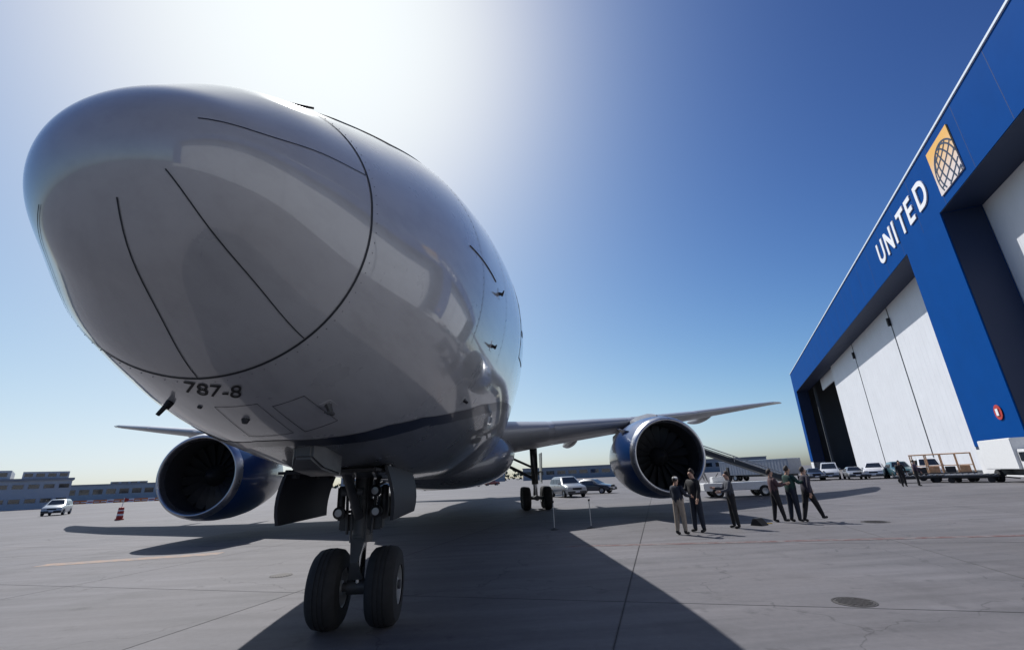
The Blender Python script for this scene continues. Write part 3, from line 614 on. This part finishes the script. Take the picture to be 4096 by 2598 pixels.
# ---------------------------------------------------------------- vehicles
def car(kind, col, loc, rz, label, group=None, name=None):
    K = {'suv': dict(L=4.9, W=1.96, H=1.82, belt=1.12, st=[(-2.45, .62, .8), (-2.42, 1.02, .86), (-2.36, 1.14, .9), (-2.05, 1.70, .74), (-1.7, 1.79, .73), (0, 1.82, .73), (.35, 1.78, .72), (1.1, 1.17, .86), (1.3, 1.12, .92), (2.2, 1.02, .9), (2.4, .85, .86), (2.45, .6, .8)], g=(2, 3, 6, 7)),
         'sedan': dict(L=4.7, W=1.82, H=1.45, belt=.93, st=[(-2.35, .55, .78), (-2.3, .9, .84), (-1.75, .98, .88), (-1.0, 1.38, .66), (-.6, 1.44, .65), (.1, 1.45, .65), (.35, 1.42, .65), (1.05, .97, .82), (1.2, .94, .88), (2.1, .80, .84), (2.3, .66, .82), (2.35, .5, .76)], g=(2, 3, 6, 7)),
         'van': dict(L=5.2, W=1.98, H=2.05, belt=1.2, st=[(-2.6, .6, .86), (-2.58, 1.2, .92), (-2.55, 1.3, .92), (-2.4, 1.95, .8), (-2.1, 2.03, .79), (.6, 2.05, .79), (.9, 1.98, .79), (1.75, 1.24, .86), (1.85, 1.18, .9), (2.4, 1.0, .9), (2.55, .8, .86), (2.6, .55, .8)], g=(2, 3, 6, 7)),
         'pickup': dict(L=5.6, W=1.98, H=1.85, belt=1.15, st=[(-2.8, .62, .86), (-2.78, 1.1, .9), (-.95, 1.14, .93), (-.8, 1.74, .74), (-.5, 1.84, .73), (.3, 1.85, .73), (.6, 1.8, .72), (1.3, 1.2, .86), (1.45, 1.15, .92), (2.6, 1.06, .9), (2.76, .9, .88), (2.8, .6, .8)], g=(2, 3, 6, 7))}[kind]
    e = empty(name or {'suv': 'parked_suv', 'sedan': 'parked_car', 'van': 'parked_van', 'pickup': 'pickup_truck'}[kind], loc, rz, label, {'suv': 'car', 'sedan': 'car', 'van': 'van', 'pickup': 'pickup truck'}[kind], group)
    pm = mat('car_paint_%s' % '_'.join('%02d' % int(c * 100) for c in col), col, .3, coat=.7)
    hw = K['W'] / 2; zb = .28; belt = K['belt']; secs = []; tops = []; bel = []
    for x, zt, tw in K['st']:
        bt = min(belt, zt - .06); w1 = hw * (1 if abs(x) < K['L'] / 2 - .25 else .93); t = tw if zt > belt + .1 else w1 / hw * .96
        zbb = zb if abs(x) < K['L'] / 2 - .1 else .38
        half = [(w1 * .9, zbb), (w1, zbb + .14), (w1, bt - .1), (w1 * .975, bt), (hw * t, zt - .05), (hw * t - .1, zt)]
        secs.append([(x, y, z) for y, z in half] + [(x, -y, z) for y, z in half[::-1]]); tops.append((x, hw * t, zt)); bel.append((x, w1 * .975, bt))
    MB().loft(secs).build('body', pm, e, 35)
    r0, r1, f0, f1 = K['g']
    def lerp(a, b, t): return tuple(a[i] + (b[i] - a[i]) * t for i in range(3))
    # windscreens
    for a, b, nm in ((tops[f1], tops[f0], 'windshield'), (tops[r0], tops[r1], 'rear_window')):
        d = Vector((b[0] - a[0], 0, b[2] - a[2])); nn = Vector((d.z, 0, -d.x)).normalized(); nn = nn if nn.z > 0 else -nn
        p, q = lerp(a, b, .1), lerp(a, b, .92); off = nn * .012
        MB().add([(p[0] + off.x, p[1] - .13, p[2] + off.z), (p[0] + off.x, -p[1] + .13, p[2] + off.z), (q[0] + off.x, -q[1] + .13, q[2] + off.z), (q[0] + off.x, q[1] - .13, q[2] + off.z)], [(0, 1, 2, 3)]).build(nm, GLASSD, e)
    # side windows
    zt = min(tops[r1][2], tops[f0][2]) - .1
    xa, xb = tops[r1][0], tops[f0][0]; xa0, xb0 = tops[r0][0] + .25, tops[f1][0] - .28
    for s in (1, -1):
        nw = 3 if kind in ('suv', 'van') else 2
        for k in range(nw):
            u0, u1 = k / nw + .012, (k + 1) / nw - .012; zl, zu = belt + .05, zt - .02
            def pt(u, top):
                x = (xa + (xb - xa) * u) if top else (xa0 + (xb0 - xa0) * u); tw = K['st'][4][2] * hw; w_ = hw * .975; v = ((zu if top else zl) - belt) / (K['H'] - .05 - belt); return (x, s * (w_ + (tw - w_) * v + .014), zu if top else zl)
            MB().add([pt(u0, 0), pt(u1, 0), pt(u1, 1), pt(u0, 1)], [(0, 1, 2, 3)]).build('side_window', GLASSD, e)
        MB().box((xb0 - .05, s * (hw + .1), belt + .08), (.12, .2, .14)).build('mirror', pm, e, False, .02)
        for x in (.6, -.35): MB().box((x - .35, s * (hw + .012), belt - .14), (.16, .03, .035)).build('door_handle', DARKST, e)
        fx = K['L'] / 2
        MB().box((fx - .1, s * hw * .68, K['st'][-2][1] - .06), (.16, .42, .17)).build('headlight', LENS, e, False, .02); MB().box((-fx + .05, s * hw * .78, belt - .2), (.1, .22, .3)).build('taillight', RED, e, False, .02)
        for x in (-K['L'] * .3, K['L'] * .31):
            rr = .36 if kind != 'sedan' else .33
            t = MB().lathe([(-.11, rr * .6), (-.11, rr * .9), (-.08, rr), (.08, rr), (.11, rr * .9), (.11, rr * .6)], (0, 0, 0), 'y', 24, caps=False).build('wheel_tyre', TYRE, e, 40, loc=(x, s * (hw - .08), rr))
            MB().lathe([(s * .09, rr * .62), (s * .06, rr * .5), (s * .09, .01)], (0, 0, 0), 'y', 16, caps=False).build('rim', RIM, t)
    fx = K['L'] / 2
    MB().box((fx - .02, 0, .46), (.12, K['W'] * .9, .2)).box((-fx + .02, 0, .48), (.12, K['W'] * .9, .2)).build('bumper', DARKST, e, False, .03)
    MB().box((fx - .03, 0, .74), (.06, .85, .18)).build('grille', BLACK, e, False, .02); MB().box((fx + .045, 0, .5), (.01, .42, .11)).build('number_plate', SIGNW, e)
    return e
SIL = (.5, .52, .54); WHT = (.72, .72, .72); DKB = (.02, .035, .06); BLK = (.02, .02, .022); TEAL = (.05, .12, .14); RDC = (.25, .03, .03); GRY = (.2, .21, .22)
car('suv', (.42, .47, .5), (-50.5, 61.0, -.014), R(-62), 'pale silver SUV standing alone before the terminal building', name='parked_suv')
car('suv', (.26, .28, .3), (9.4, 43.2, -.014), R(-78), 'silver SUV facing forward beside the main landing gear')
car('sedan', DKB, (13.0, 48.5, -.014), R(-40), 'dark blue car parked behind the silver SUV, between landing gear and engine')
G = 'vehicles parked in front of the hangar doors'
ang = math.atan2(-math.cos(HD), -math.sin(HD))
car('sedan', BLK, (43.1, 56.6, -.014), R(-118), 'black car parked beside the open dark end of the hangar', G)
car('van', SIL, (45.6, 57.0, -.014), R(-128), 'silver van parked second along the hangar doors, next to the black car', G)
car('sedan', GRY, (46.0, 53.6, -.014), R(-120), 'grey car parked between the silver van and a white pickup', G)
car('pickup', WHT, (48.2, 52.9, -.014), R(-135), 'white pickup truck parked before the hangar doors', G)
car('suv', TEAL, (48.8, 50.2, -.014), R(-122), 'dark teal SUV parked between white pickup and white van', G)
car('van', WHT, (49.6, 47.4, -.014), R(-128), 'white van parked nearest the two standing workers', G)
G2 = 'vehicles far across the apron'
car('sedan', BLK, (-11, 112, -.014), R(10), 'black car far across the apron under the jet belly', G2)
car('van', WHT, (-2, 138, -.014), R(5), 'white van far across the apron behind the nose gear', G2)
car('suv', RDC, (3.5, 150, -.014), R(15), 'dark red SUV far across the apron beside the main gear', G2)
car('sedan', (1, 1, 1), (-6, 134, -.014), R(5), 'light grey car far across the apron next to the white van', G2)
# grey box trailer
def trailer():
    e = empty('box_trailer', (41.2, 65.5, -.014), R(-72), 'long grey box trailer parked beyond the belt loader', 'trailer')
    m = mat('trailer_grey', (.33, .35, .38), .5, var=.08, scale=1.5)
    b = MB().b6(-6, 6, -1.25, 1.25, .85, 2.8).build('box_body', m, e, False, .04); mb = MB()
    for k in range(24): mb.b6(-5.8 + k * .5, -5.74 + k * .5, -1.275, 1.275, .95, 2.7)
    mb.build('wall_rib', m, b); MB().b6(-6.05, 6.05, -1.28, 1.28, 2.8, 2.86).build('roof_rail', TRIM, b); MB().b6(-5.8, 5.8, -.5, .5, .6, .85).build('chassis', DARKST, e)
    for x in (-4.6, -3.4):
        for s in (1, -1): t = MB().lathe([(-.14, .3), (-.14, .45), (-.1, .5), (.1, .5), (.14, .45), (.14, .3)], (0, 0, 0), 'y', 24, caps=False).build('wheel_tyre', TYRE, e, 40, loc=(x, s * 1.05, .5)); MB().lathe([(s * .1, .31), (s * .05, .01)], (0, 0, 0), 'y', 16, caps=False).build('rim', RIM, t)
    for s in (1, -1): MB().b6(4.2, 4.35, s * .7 - .07, s * .7 + .07, 0, .85).build('landing_leg', DARKST, e)
trailer()
# belt loader
def loader():
    e = empty('belt_loader', (19.3, 31.0, -.014), R(168), 'white belt loader with raised dark conveyor behind the far engine', 'belt loader')
    MB().b6(-2.4, 2.4, -.95, .95, .45, .95).b6(.6, 1.5, -.95, -.1, .95, 1.35).build('chassis', mat('loader_white', (.68, .69, .7), .45, var=.06), e, False, .04)
    MB().add([(-3.2, -.5, .85), (-3.2, .5, .85), (3.4, .5, 3.55), (3.4, -.5, 3.55), (-3.2, -.5, 1.15), (-3.2, .5, 1.15), (3.4, .5, 3.9), (3.4, -.5, 3.9)], [(0, 3, 2, 1), (4, 5, 6, 7), (0, 1, 5, 4), (1, 2, 6, 5), (2, 3, 7, 6), (3, 0, 4, 7)]).build('conveyor', mat('conveyor_dark', (.02, .03, .045), .6), e)
    for s in (1, -1):
        MB().tube((-3.2, s * .55, 1.35), (3.4, s * .55, 4.1), .035).tube((-3.0, s * .55, 1.05), (-3.0, s * .55, 1.45), .03).tube((3.3, s * .55, 3.7), (3.3, s * .55, 4.08), .03).tube((0, s * .55, 2.3), (0, s * .55, 2.7), .03).build('hand_rail', STEEL, e)
        MB().tube((1.9, s * .4, .9), (2.6, s * .4, 3.2), .06).build('lift_ram', CHROME, e)
        for x in (-1.5, 1.5): t = MB().lathe([(-.11, .2), (-.11, .33), (-.08, .37), (.08, .37), (.11, .33), (.11, .2)], (0, 0, 0), 'y', 22, caps=False).build('wheel_tyre', TYRE, e, 40, loc=(x, s * .88, .37)); MB().lathe([(s * .08, .21), (s * .05, .01)], (0, 0, 0), 'y', 14, caps=False).build('rim', RIM, t)
    MB().b6(.2, .6, -.8, -.3, .95, 1.5).b6(.2, .3, -.8, -.3, 1.5, 1.95).build('driver_seat', BLACK, e, False, .03)
    MB().tube((1.2, -.55, 1.3), (.95, -.55, 1.6), .03).build('steering_column', DARKST, e)
loader()
# baggage rack cart and dollies
def rack(loc, rz):
    e = empty('rack_cart', loc, rz, 'open-framed cart with orange-white posts standing on the dollies by the hangar', 'cart')
    pm = mat('rack_paint', (.6, .36, .2), .5, var=.25, scale=4)
    MB().b6(-2.2, 2.2, -.9, .9, .55, .68).build('deck', DARKST, e)
    for x in (-2.1, -1.05, 0, 1.05, 2.1):
        for y in (-.82, .82): MB().tube((x, y, .68), (x, y, 2.3), .05, n=8).build('post', pm, e)
    for y in (-.82, .82): MB().tube((-2.15, y, 2.3), (2.15, y, 2.3), .05, n=8).tube((-2.15, y, 1.3), (2.15, y, 1.3), .03, n=8).build('top_rail', pm, e)
    for k, x in enumerate((-1.5, -.6, .5, 1.5)): MB().box((x, .1, .95), (.7, .9, .5 + .1 * (k % 2))).build('crate', [DARKST, pm][k % 2], e, False, .03)
    for x in (-1.6, 1.6):
        for y in (-.75, .75): MB().lathe([(-.08, .15), (-.08, .24), (.08, .24), (.08, .15)], (x, y, .24), 'y', 18).build('wheel', TYRE, e)
    MB().b6(-1.9, 1.9, -.4, .4, .36, .55).build('axle_frame', DARKST, e)
rack((43.9, 40.0, -.014), ang + R(70))
def dolly(loc, rz, label):
    e = empty('cargo_dolly', loc, rz, label, 'dolly', 'flat dollies by the hangar')
    MB().b6(-1.7, 1.7, -.85, .85, .42, .56).build('deck', DARKST, e); mb = MB()
    for k in range(9): mb.tube((-1.5 + k * .375, -.75, .6), (-1.5 + k * .375, .75, .6), .05, n=8)
    mb.build('roller', STEEL, e); MB().tube((1.7, 0, .4), (2.6, 0, .25), .04).build('tow_bar', DARKST, e)
    for x in (-1.2, 1.2):
        for y in (-.7, .7): MB().lathe([(-.08, .12), (-.08, .21), (.08, .21), (.08, .12)], (x, y, .21), 'y', 18).build('wheel', TYRE, e)
    MB().b6(-1.4, 1.4, -.3, .3, .3, .42).build('axle_frame', DARKST, e)
dolly((41.2, 36.6, -.014), ang + R(60), 'flat roller dolly between the rack cart and the white box truck')
dolly((39.4, 38.0, -.014), ang + R(70), 'flat roller dolly beside the standing workers, before the rack cart')
dolly((40.4, 34.2, -.014), ang + R(55), 'flat roller dolly with tow bar beside the white box truck')
def boxtruck(loc, rz):
    e = empty('box_truck', loc, rz, 'white box truck parked in front of the blue hangar column', 'truck')
    wm_ = mat('truck_white', (.74, .74, .73), .45, var=.04)
    MB().b6(-3.4, 1.6, -1.2, 1.2, .95, 3.1).build('cargo_box', wm_, e, False, .04)
    MB().loft([[(1.7, y, z) for y, z in ((-1.05, .55), (1.05, .55), (1.05, 2.3), (-1.05, 2.3))], [(2.6, y, z) for y, z in ((-1.05, .55), (1.05, .55), (1.0, 2.25), (-1.0, 2.25))], [(3.1, y, z) for y, z in ((-1.05, .55), (1.05, .55), (1.03, 1.4), (-1.03, 1.4))], [(3.6, y, z) for y, z in ((-1.0, .55), (1.0, .55), (.98, 1.2), (-.98, 1.2))]]).build('cab', wm_, e, False, .03)
    MB().add([(2.66, -.9, 2.18), (2.66, .9, 2.18), (3.1, .92, 1.47), (3.1, -.92, 1.47)], [(0, 1, 2, 3)]).build('windshield', GLASSD, e, loc=(.02, 0, .02))
    for s in (1, -1):
        MB().box((2.2, s * 1.05, 1.8), (.7, .05, .6)).build('side_window', GLASSD, e); MB().box((3.55, s * .75, .95), (.15, .3, .2)).build('headlight', LENS, e)
        for x in (-2.2, 2.6): t = MB().lathe([(-.14, .26), (-.14, .41), (-.1, .46), (.1, .46), (.14, .41), (.14, .26)], (0, 0, 0), 'y', 24, caps=False).build('wheel_tyre', TYRE, e, 40, loc=(x, s * .98, .46)); MB().lathe([(s * .1, .27), (s * .05, .01)], (0, 0, 0), 'y', 16, caps=False).build('rim', RIM, t)
    MB().b6(-3.2, 3.2, -.45, .45, .5, .95).build('chassis', DARKST, e); MB().box((3.62, 0, .6), (.16, 2.0, .25)).build('bumper', DARKST, e)
boxtruck((41.0, 30.5, -.014), ang)
# posts, drum, chock
def stanchion(x, y, label):
    e = empty('barrier_post', (x, y, 0), 0, label, 'post', 'barrier posts beside the main gear')
    MB().lathe([(0, .17), (.02, .17), (.05, .06), (.07, .025)], (0, 0, 0), 'z', 20).build('base', DARKST, e, 40); MB().tube((0, 0, .06), (0, 0, .95), .018, n=12).build('pole', STEEL, e); MB().lathe([(.93, .03), (.96, .04), (1.0, .035), (1.02, .001)], (0, 0, 0), 'z', 14).build('cap', DARKST, e)
stanchion(5.69, 16.25, 'thin barrier post in the sunlit strip beside the wing shadow'); stanchion(4.33, 16.3, 'thin barrier post at the edge of the fuselage shadow')
e = empty('traffic_drum', (-28.4, 40.5, 0), 0, 'red and white striped traffic drum alone on the open apron', 'traffic drum'); e.scale = (.85, .85, .85)
MB().lathe([(0, .36), (.1, .36), (.12, .28), (.38, .27)], (0, 0, 0), 'z', 24).build('base', RED, e, 40); MB().lathe([(.38, .27), (.55, .26)], (0, 0, 0), 'z', 24).build('white_band', SIGNW, e); MB().lathe([(.55, .26), (.8, .25)], (0, 0, 0), 'z', 24).build('red_band', RED, e); MB().lathe([(.8, .25), (.9, .24)], (0, 0, 0), 'z', 24).build('white_band', SIGNW, e); MB().lathe([(.9, .24), (1.12, .22), (1.15, .05)], (0, 0, 0), 'z', 24).build('top', RED, e)
MB().tube((0, 0, 1.1), (.1, 0, 2.0), .03).build('flag_staff', SIGNW, e); MB().add([(.08, 0, 1.7), (.1, 0, 2.0), (.5, .05, 1.9), (.45, .05, 1.65)], [(0, 1, 2, 3)]).build('flag', RED, e)
e = empty('wheel_chock', (11.04, 14.34, 0), .5, 'small black wheel chock with rope lying between the standing people', 'wheel chock')
MB().loft([[(x, -.22, 0), (x, .22, 0), (x, .1, .22), (x, -.02, .22)] for x in (-.2, .2)]).build('wedge', TYRE, e, False, .015); MB().tube((.2, 0, .1), (.45, .05, .02), .015).tube((.45, .05, .02), (.6, -.1, .02), .015).build('rope', YEL, e)

# ---------------------------------------------------------------- people
def person(loc, rz, H, top, legs_c, label, thighs=(4, -4), knees=(3, 3), arms=((8, 12, 15), (6, 12, 18)), hair=(.03, .02, .015), shorts=False, cap=None, lean=0, spread=.03, skirt=False):
    e = empty('person', loc, rz, label, 'person', 'people on the apron')
    k = H / 1.75; V = []; Rd = []; Ed = []; Mi = []
    def v(p, r, par=None, m=0):
        V.append(Vector(p) * k); Rd.append((r * k,) * 2 if not isinstance(r, tuple) else (r[0] * k, r[1] * k)); i = len(V) - 1
        if par is not None: Ed.append((par, i)); Mi.append(m)
        return i
    ln = math.sin(R(lean))
    pel = v((0, 0, .95), (.20, .16)); sp = v((0, .02 + ln * .2, 1.13), (.195, .15), pel, 0); ch = v((0, .02 + ln * .4, 1.31), (.215, .155), sp, 0); nb = v((0, .0 + ln * .55, 1.44), .095, ch, 0)
    nk = v((0, .015 + ln * .6, 1.49), .068, nb, 2); hd = v((0, .035 + ln * .65, 1.575), (.085, .1), nk, 2); ht = v((0, .02 + ln * .7, 1.66), (.09, .105), hd, 2)
    v((0, .125 + ln * .65, 1.59), .012, hd, 2)
    for s, th, kn in ((1, thighs[0], knees[0]), (-1, thighs[1], knees[1])):
        hip = v((s * .095, 0, .88), .12, pel, 1); a = R(th); kx = s * (.095 + spread * .4); K_ = (kx, math.sin(a) * .42, .88 - math.cos(a) * .42); kne = v(K_, .088, hip, 1)
        b = a - R(kn); A_ = (s * (.095 + spread * .6), K_[1] + math.sin(b) * .40, K_[2] - math.cos(b) * .40); mid = v([(K_[q] * .6 + A_[q] * .4) for q in range(3)], .08, kne, 2 if shorts else 1); ank = v(A_, .062, mid, 2 if shorts else 1)
        c = b * .8; heel = v((A_[0], A_[1] - .03 * math.cos(c), A_[2] - .05), .052, ank, 3); v((A_[0] + s * .02, A_[1] + .15 * math.cos(c), A_[2] - .058 + .15 * math.sin(c)), .045, heel, 3)
    for s, (fw, out, eb) in ((1, arms[0]), (-1, arms[1])):
        sh = v((s * .185, .01 + ln * .5, 1.40), .085, ch, 0); a, o_ = R(fw), R(out); d = Vector((s * math.sin(o_), math.sin(a) * math.cos(o_), -math.cos(a) * math.cos(o_))); E_ = V[sh] / k + d * .28; el = v(E_, .066, sh, 0)
        a2 = a + R(eb); d2 = Vector((s * math.sin(o_) * .3, math.sin(a2), -math.cos(a2))).normalized(); Wp = E_ + d2 * .25; wr = v(Wp, .045, el, 0); pm = v(Wp + d2 * .07, (.036, .022), wr, 2)
        side = Vector((0, 1, 0)) - d2 * d2.y; side = side.normalized() if side.length > .1 else Vector((1, 0, 0))
        for q, L_ in ((-.03, .06), (-.01, .075), (.01, .08), (.03, .07)):
            kx_ = v(Wp + d2 * .1 + side * q, .0095, pm, 2); v(Wp + d2 * (.1 + L_) + side * q * 1.1 + Vector((-s * .02, 0, 0)), .008, kx_, 2)
        tb = v(Wp + d2 * .05 + side * .045, .011, pm, 2); v(Wp + d2 * .1 + side * .06, .009, tb, 2)
    zmin = min(p.z - r[0] for p, r in zip(V, Rd)); 
    for p in V: p.z -= zmin
    me = bpy.data.meshes.new('body'); me.from_pydata([tuple(p) for p in V], Ed, []); o = bpy.data.objects.new('body_tmp', me); COL.objects.link(o)
    md = o.modifiers.new('s', 'SKIN'); md.use_smooth_shade = True; md.branch_smoothing = .5
    for i, d in enumerate(me.skin_vertices[0].data): d.radius = Rd[i]; d.use_root = (i == 0)
    sb = o.modifiers.new('u', 'SUBSURF'); sb.levels = 1; sb.render_levels = 1
    dg = bpy.context.evaluated_depsgraph_get(); m2 = bpy.data.meshes.new_from_object(o.evaluated_get(dg)); bpy.data.objects.remove(o)
    cols = [mat('cloth_%d_%d_%d' % tuple(int(c * 255) for c in top), top, .85, var=.15, scale=14), mat('cloth_%d_%d_%d' % tuple(int(c * 255) for c in legs_c), legs_c, .85, var=.15, scale=14), SKIN, BLACK]
    m2.materials.clear()
    for c in cols: m2.materials.append(c)
    segs = [(V[a], V[b]) for a, b in Ed]
    for pl in m2.polygons:
        c = pl.center; best = 1e9
        for (a, b), mi in zip(segs, Mi):
            ab = b - a; t = max(0, min(1, (c - a).dot(ab) / max(ab.length_squared, 1e-9))); d = (c - a - ab * t).length
            if d < best: best = d; pl.material_index = mi
    m2.shade_smooth(); zlo = min(q.co.z for q in m2.vertices)
    for q in m2.vertices: q.co.z -= zlo
    o = bpy.data.objects.new('body', m2); COL.objects.link(o); o.parent = e
    hc = V[ht] - Vector((0, 0, zlo)); hm = mat('hair_%d_%d' % (int(hair[0] * 255), int(hair[1] * 255)), hair, .7, bump=.6, bscale=40)
    mb = MB(); secs = []
    for i in range(7):
        t = math.pi * .58 * i / 6; secs.append([(hc.x + .082 * k * math.sin(t) * math.cos(p), hc.y - .018 * k + .098 * k * math.sin(t) * math.sin(p) - (.03 * k * i / 6 if math.sin(p) > .3 else 0), hc.z - .012 * k + .095 * k * math.cos(t) - (.05 * k * (i / 6) if math.sin(p) < .2 else -.01 * k)) for p in [2 * math.pi * j / 14 for j in range(14)]])
    mb.loft(secs, caps=False).build('hair', hm, e, True)
    for s in (1, -1): MB().lathe([(-.008, .001), (-.005, .008), (0, .01), (.006, .001)], (s * .03 * k, hc.y + .083 * k, hc.z - .045 * k), 'y', 8).build('eye', BLACK, e)
    if cap:
        cm = mat('cap_%d' % int(cap[0] * 255), cap, .8); c_ = MB(); c_.lathe([(0, .09 * k), (.04 * k, .086 * k), (.07 * k, .05 * k), (.08 * k, .001)], (hc.x, hc.y - .005, hc.z - .01 * k), 'z', 18, caps=False)
        c_.add([(-.07 * k, hc.y + .08 * k, hc.z - .006 * k), (.07 * k, hc.y + .08 * k, hc.z - .006 * k), (.05 * k, hc.y + .18 * k, hc.z - .016 * k), (-.05 * k, hc.y + .18 * k, hc.z - .016 * k)], [(0, 1, 2, 3)]); c_.build('cap', cm, e, True)
    return e
NV = (.015, .02, .035); BK = (.014, .014, .016); KH = (.3, .25, .2)
person((7.83, 13.05, 0), R(-60), 1.68, NV, KH, 'person in dark jacket, khaki trousers and pale cap standing under the engine', cap=(.6, .6, .58), arms=((20, 10, 60), (10, 12, 20)))
person((8.55, 13.4, 0), R(110), 1.88, BK, NV, 'tall person all in dark clothes standing beside the one in khaki trousers', thighs=(6, -2), arms=((15, 12, 70), (5, 10, 20)))
person((9.98, 13.9, 0), R(80), 1.76, (.05, .055, .07), BK, 'person in dark grey top and black trousers standing beside the wheel chock', thighs=(2, -3), arms=((25, 14, 75), (20, 10, 60)), hair=(.03, .022, .015))
person((12.1, 14.86, 0), R(-100), 1.76, (.09, .05, .055), BK, 'person in muted maroon top leaning back with arms folded', thighs=(10, -6), knees=(0, 4), arms=((25, 10, 80), (25, 10, 80)), lean=-4)
person((12.65, 14.75, 0), R(-80), 1.84, (.012, .045, .038), NV, 'person in dark green jacket standing beside the striding one', thighs=(3, -5), arms=((30, 12, 75), (8, 12, 15)))
person((13.1, 14.55, 0), R(-85), 1.80, (.04, .035, .05), BK, 'person in dark purple-grey top striding with one leg far out', thighs=(25, -12), knees=(4, 6), arms=((-18, 10, 15), (22, 10, 30)))
person((33.4, 33.0, -.014), R(150), 1.88, BK, BK, 'worker in black standing apart from the dollies near the white van', thighs=(5, -5))
person((34.5, 32.9, -.014), R(-150), 1.88, (.05, .03, .06), BK, 'worker in dark plum top standing beside the rack cart', thighs=(4, -4), arms=((30, 12, 60), (10, 12, 20)))

# ---------------------------------------------------------------- far buildings
def building(loc, rz, w_, d, h, col, label, cat='building', rows=2, cols_=10, roofboxes=(), name='terminal_building', glass=True):
    e = empty(name, loc, rz, label, cat)
    bm_ = mat('wall_%d_%d_%d' % tuple(int(c * 255) for c in col), col, .8, var=.06, scale=.2)
    MB().b6(-w_ / 2, w_ / 2, 0, d, 0, h).build('wall', bm_, e); MB().b6(-w_ / 2 - .3, w_ / 2 + .3, -.4, d + .3, h, h + .45).build('roof', mat('roof_grey', (.3, .31, .33), .8), e)
    if glass:
        fh = h / rows
        for r in range(rows):
            for c in range(cols_):
                x0 = -w_ / 2 + w_ * (c + .12) / cols_; x1 = -w_ / 2 + w_ * (c + .88) / cols_; f = MB().b6(x0, x1, -.06, .05, fh * r + fh * .42, fh * r + fh * .76).build('window', mat('window_frame_grey', (.4, .41, .42), .6), e)
                MB().b6(x0 + .1, x1 - .1, -.09, -.06, fh * r + fh * .42 + .1, fh * r + fh * .76 - .1).build('pane', GLASSD, f)
    for x0, x1, z in roofboxes: 
        b = MB().b6(x0, x1, 2, d - 2, h + .45, h + z).build('roof_block', bm_, e)
        for k in range(4): MB().b6(x0 + (x1 - x0) * (k + .15) / 4, x0 + (x1 - x0) * (k + .85) / 4, 1.93, 2, h + z * .45, h + z * .8).build('window', GLASSD, b)
    return e
building((-115.4, 86.4, -.014), R(41), 70, 22, 5.7, (.5, .52, .54), 'pale terminal building with two raised roof blocks at the edge of the apron', rows=2, cols_=30, roofboxes=((10, 25.3, 2.2), (27, 34.3, 1.9)))
building((-168, 240, -.014), R(36), 66, 30, 7.0, (.42, .44, .46), 'long low grey building far beyond the traffic drum', rows=1, cols_=14, roofboxes=((-8, 6, 1.4),))
e = empty('vaulted_hangar', (-160, 275, -.014), R(32), 'far hangar with curved blue-green roof behind the low buildings', 'hangar')
MB().b6(-7.5, 7.5, 0, 30, 0, 8.4).build('wall', mat('vault_wall', (.3, .36, .38), .8), e)
MB().loft([[(7.8 * math.cos(t), y, 8.4 + 3.4 * math.sin(t)) for t in [math.pi * i / 20 for i in range(21)]] for y in (-.5, 30.5)]).build('roof', mat('vault_roof', (.12, .2, .22), .6), e, 40); MB().b6(-5, 5, -.2, 0, 0, 7).build('door', mat('vault_door', (.25, .28, .3), .7), e)
for (x, y, rz, w_, h, c, lab) in ((60, 300, -8, 70, 7, (.33, .34, .35), 'far low grey warehouse under the raised wing, beyond the dark blue car'), (-40, 330, 4, 110, 6.5, (.42, .43, .43), 'far low pale warehouse seen under the jet belly'), (145, 310, -20, 80, 8, (.3, .31, .33), 'far grey building seen behind the belt loader and the far engine')):
    building((x, y, -.014), R(rz), w_, 20, h, c, lab, name='warehouse', rows=1, cols_=10)
# ground service clutter far left: barriers
for k in range(14):
    t = k / 13; e = empty('plastic_barrier', (-127.8 + 29.7 * t, 158.2 + -5.3 * t, -.014), R(8), ('orange' if k % 3 else 'white') + ' plastic barrier in the long row before the far buildings', 'barrier', 'row of plastic barriers far left')
    MB().loft([[(x, -.3, 0), (x, .3, 0), (x, .14, .5), (x, .1, 1.0), (x, -.1, 1.0), (x, -.14, .5)] for x in (-1.0, 1.0)]).build('barrier_body', ORANGE if k % 3 else SIGNW, e, False, .03); MB().b6(-.7, .7, -.2, -.15, .35, .6).build('reflector', SIGNW if k % 3 else RED, e)
# tree line far behind
mb = MB(); rt = random.Random(3)
for k in range(1500):
    x = rt.uniform(-420, 260); y = 420 + rt.uniform(-8, 8); hmax = 5.5 + 3 * math.sin(x * .07) + 2 * math.sin(x * .21 + 1); z = rt.uniform(.4, max(2, hmax)); s_ = rt.uniform(.8, 1.9)
    a = Vector((rt.gauss(0, 1), rt.gauss(0, 1), rt.gauss(0, 1))).normalized(); b = a.cross(Vector((.3, .5, .8))).normalized(); c = Vector((x, y, z)); mb.add([c - a * s_, c + b * s_, c + a * s_, c - b * s_], [(0, 1, 2, 3)])
o = mb.build('tree_line', mat('far_foliage', (.05, .07, .045), .8, var=.3, scale=.3), None); tag(o, 'dark low line of far trees along the edge of the airfield', 'trees', kind='stuff')
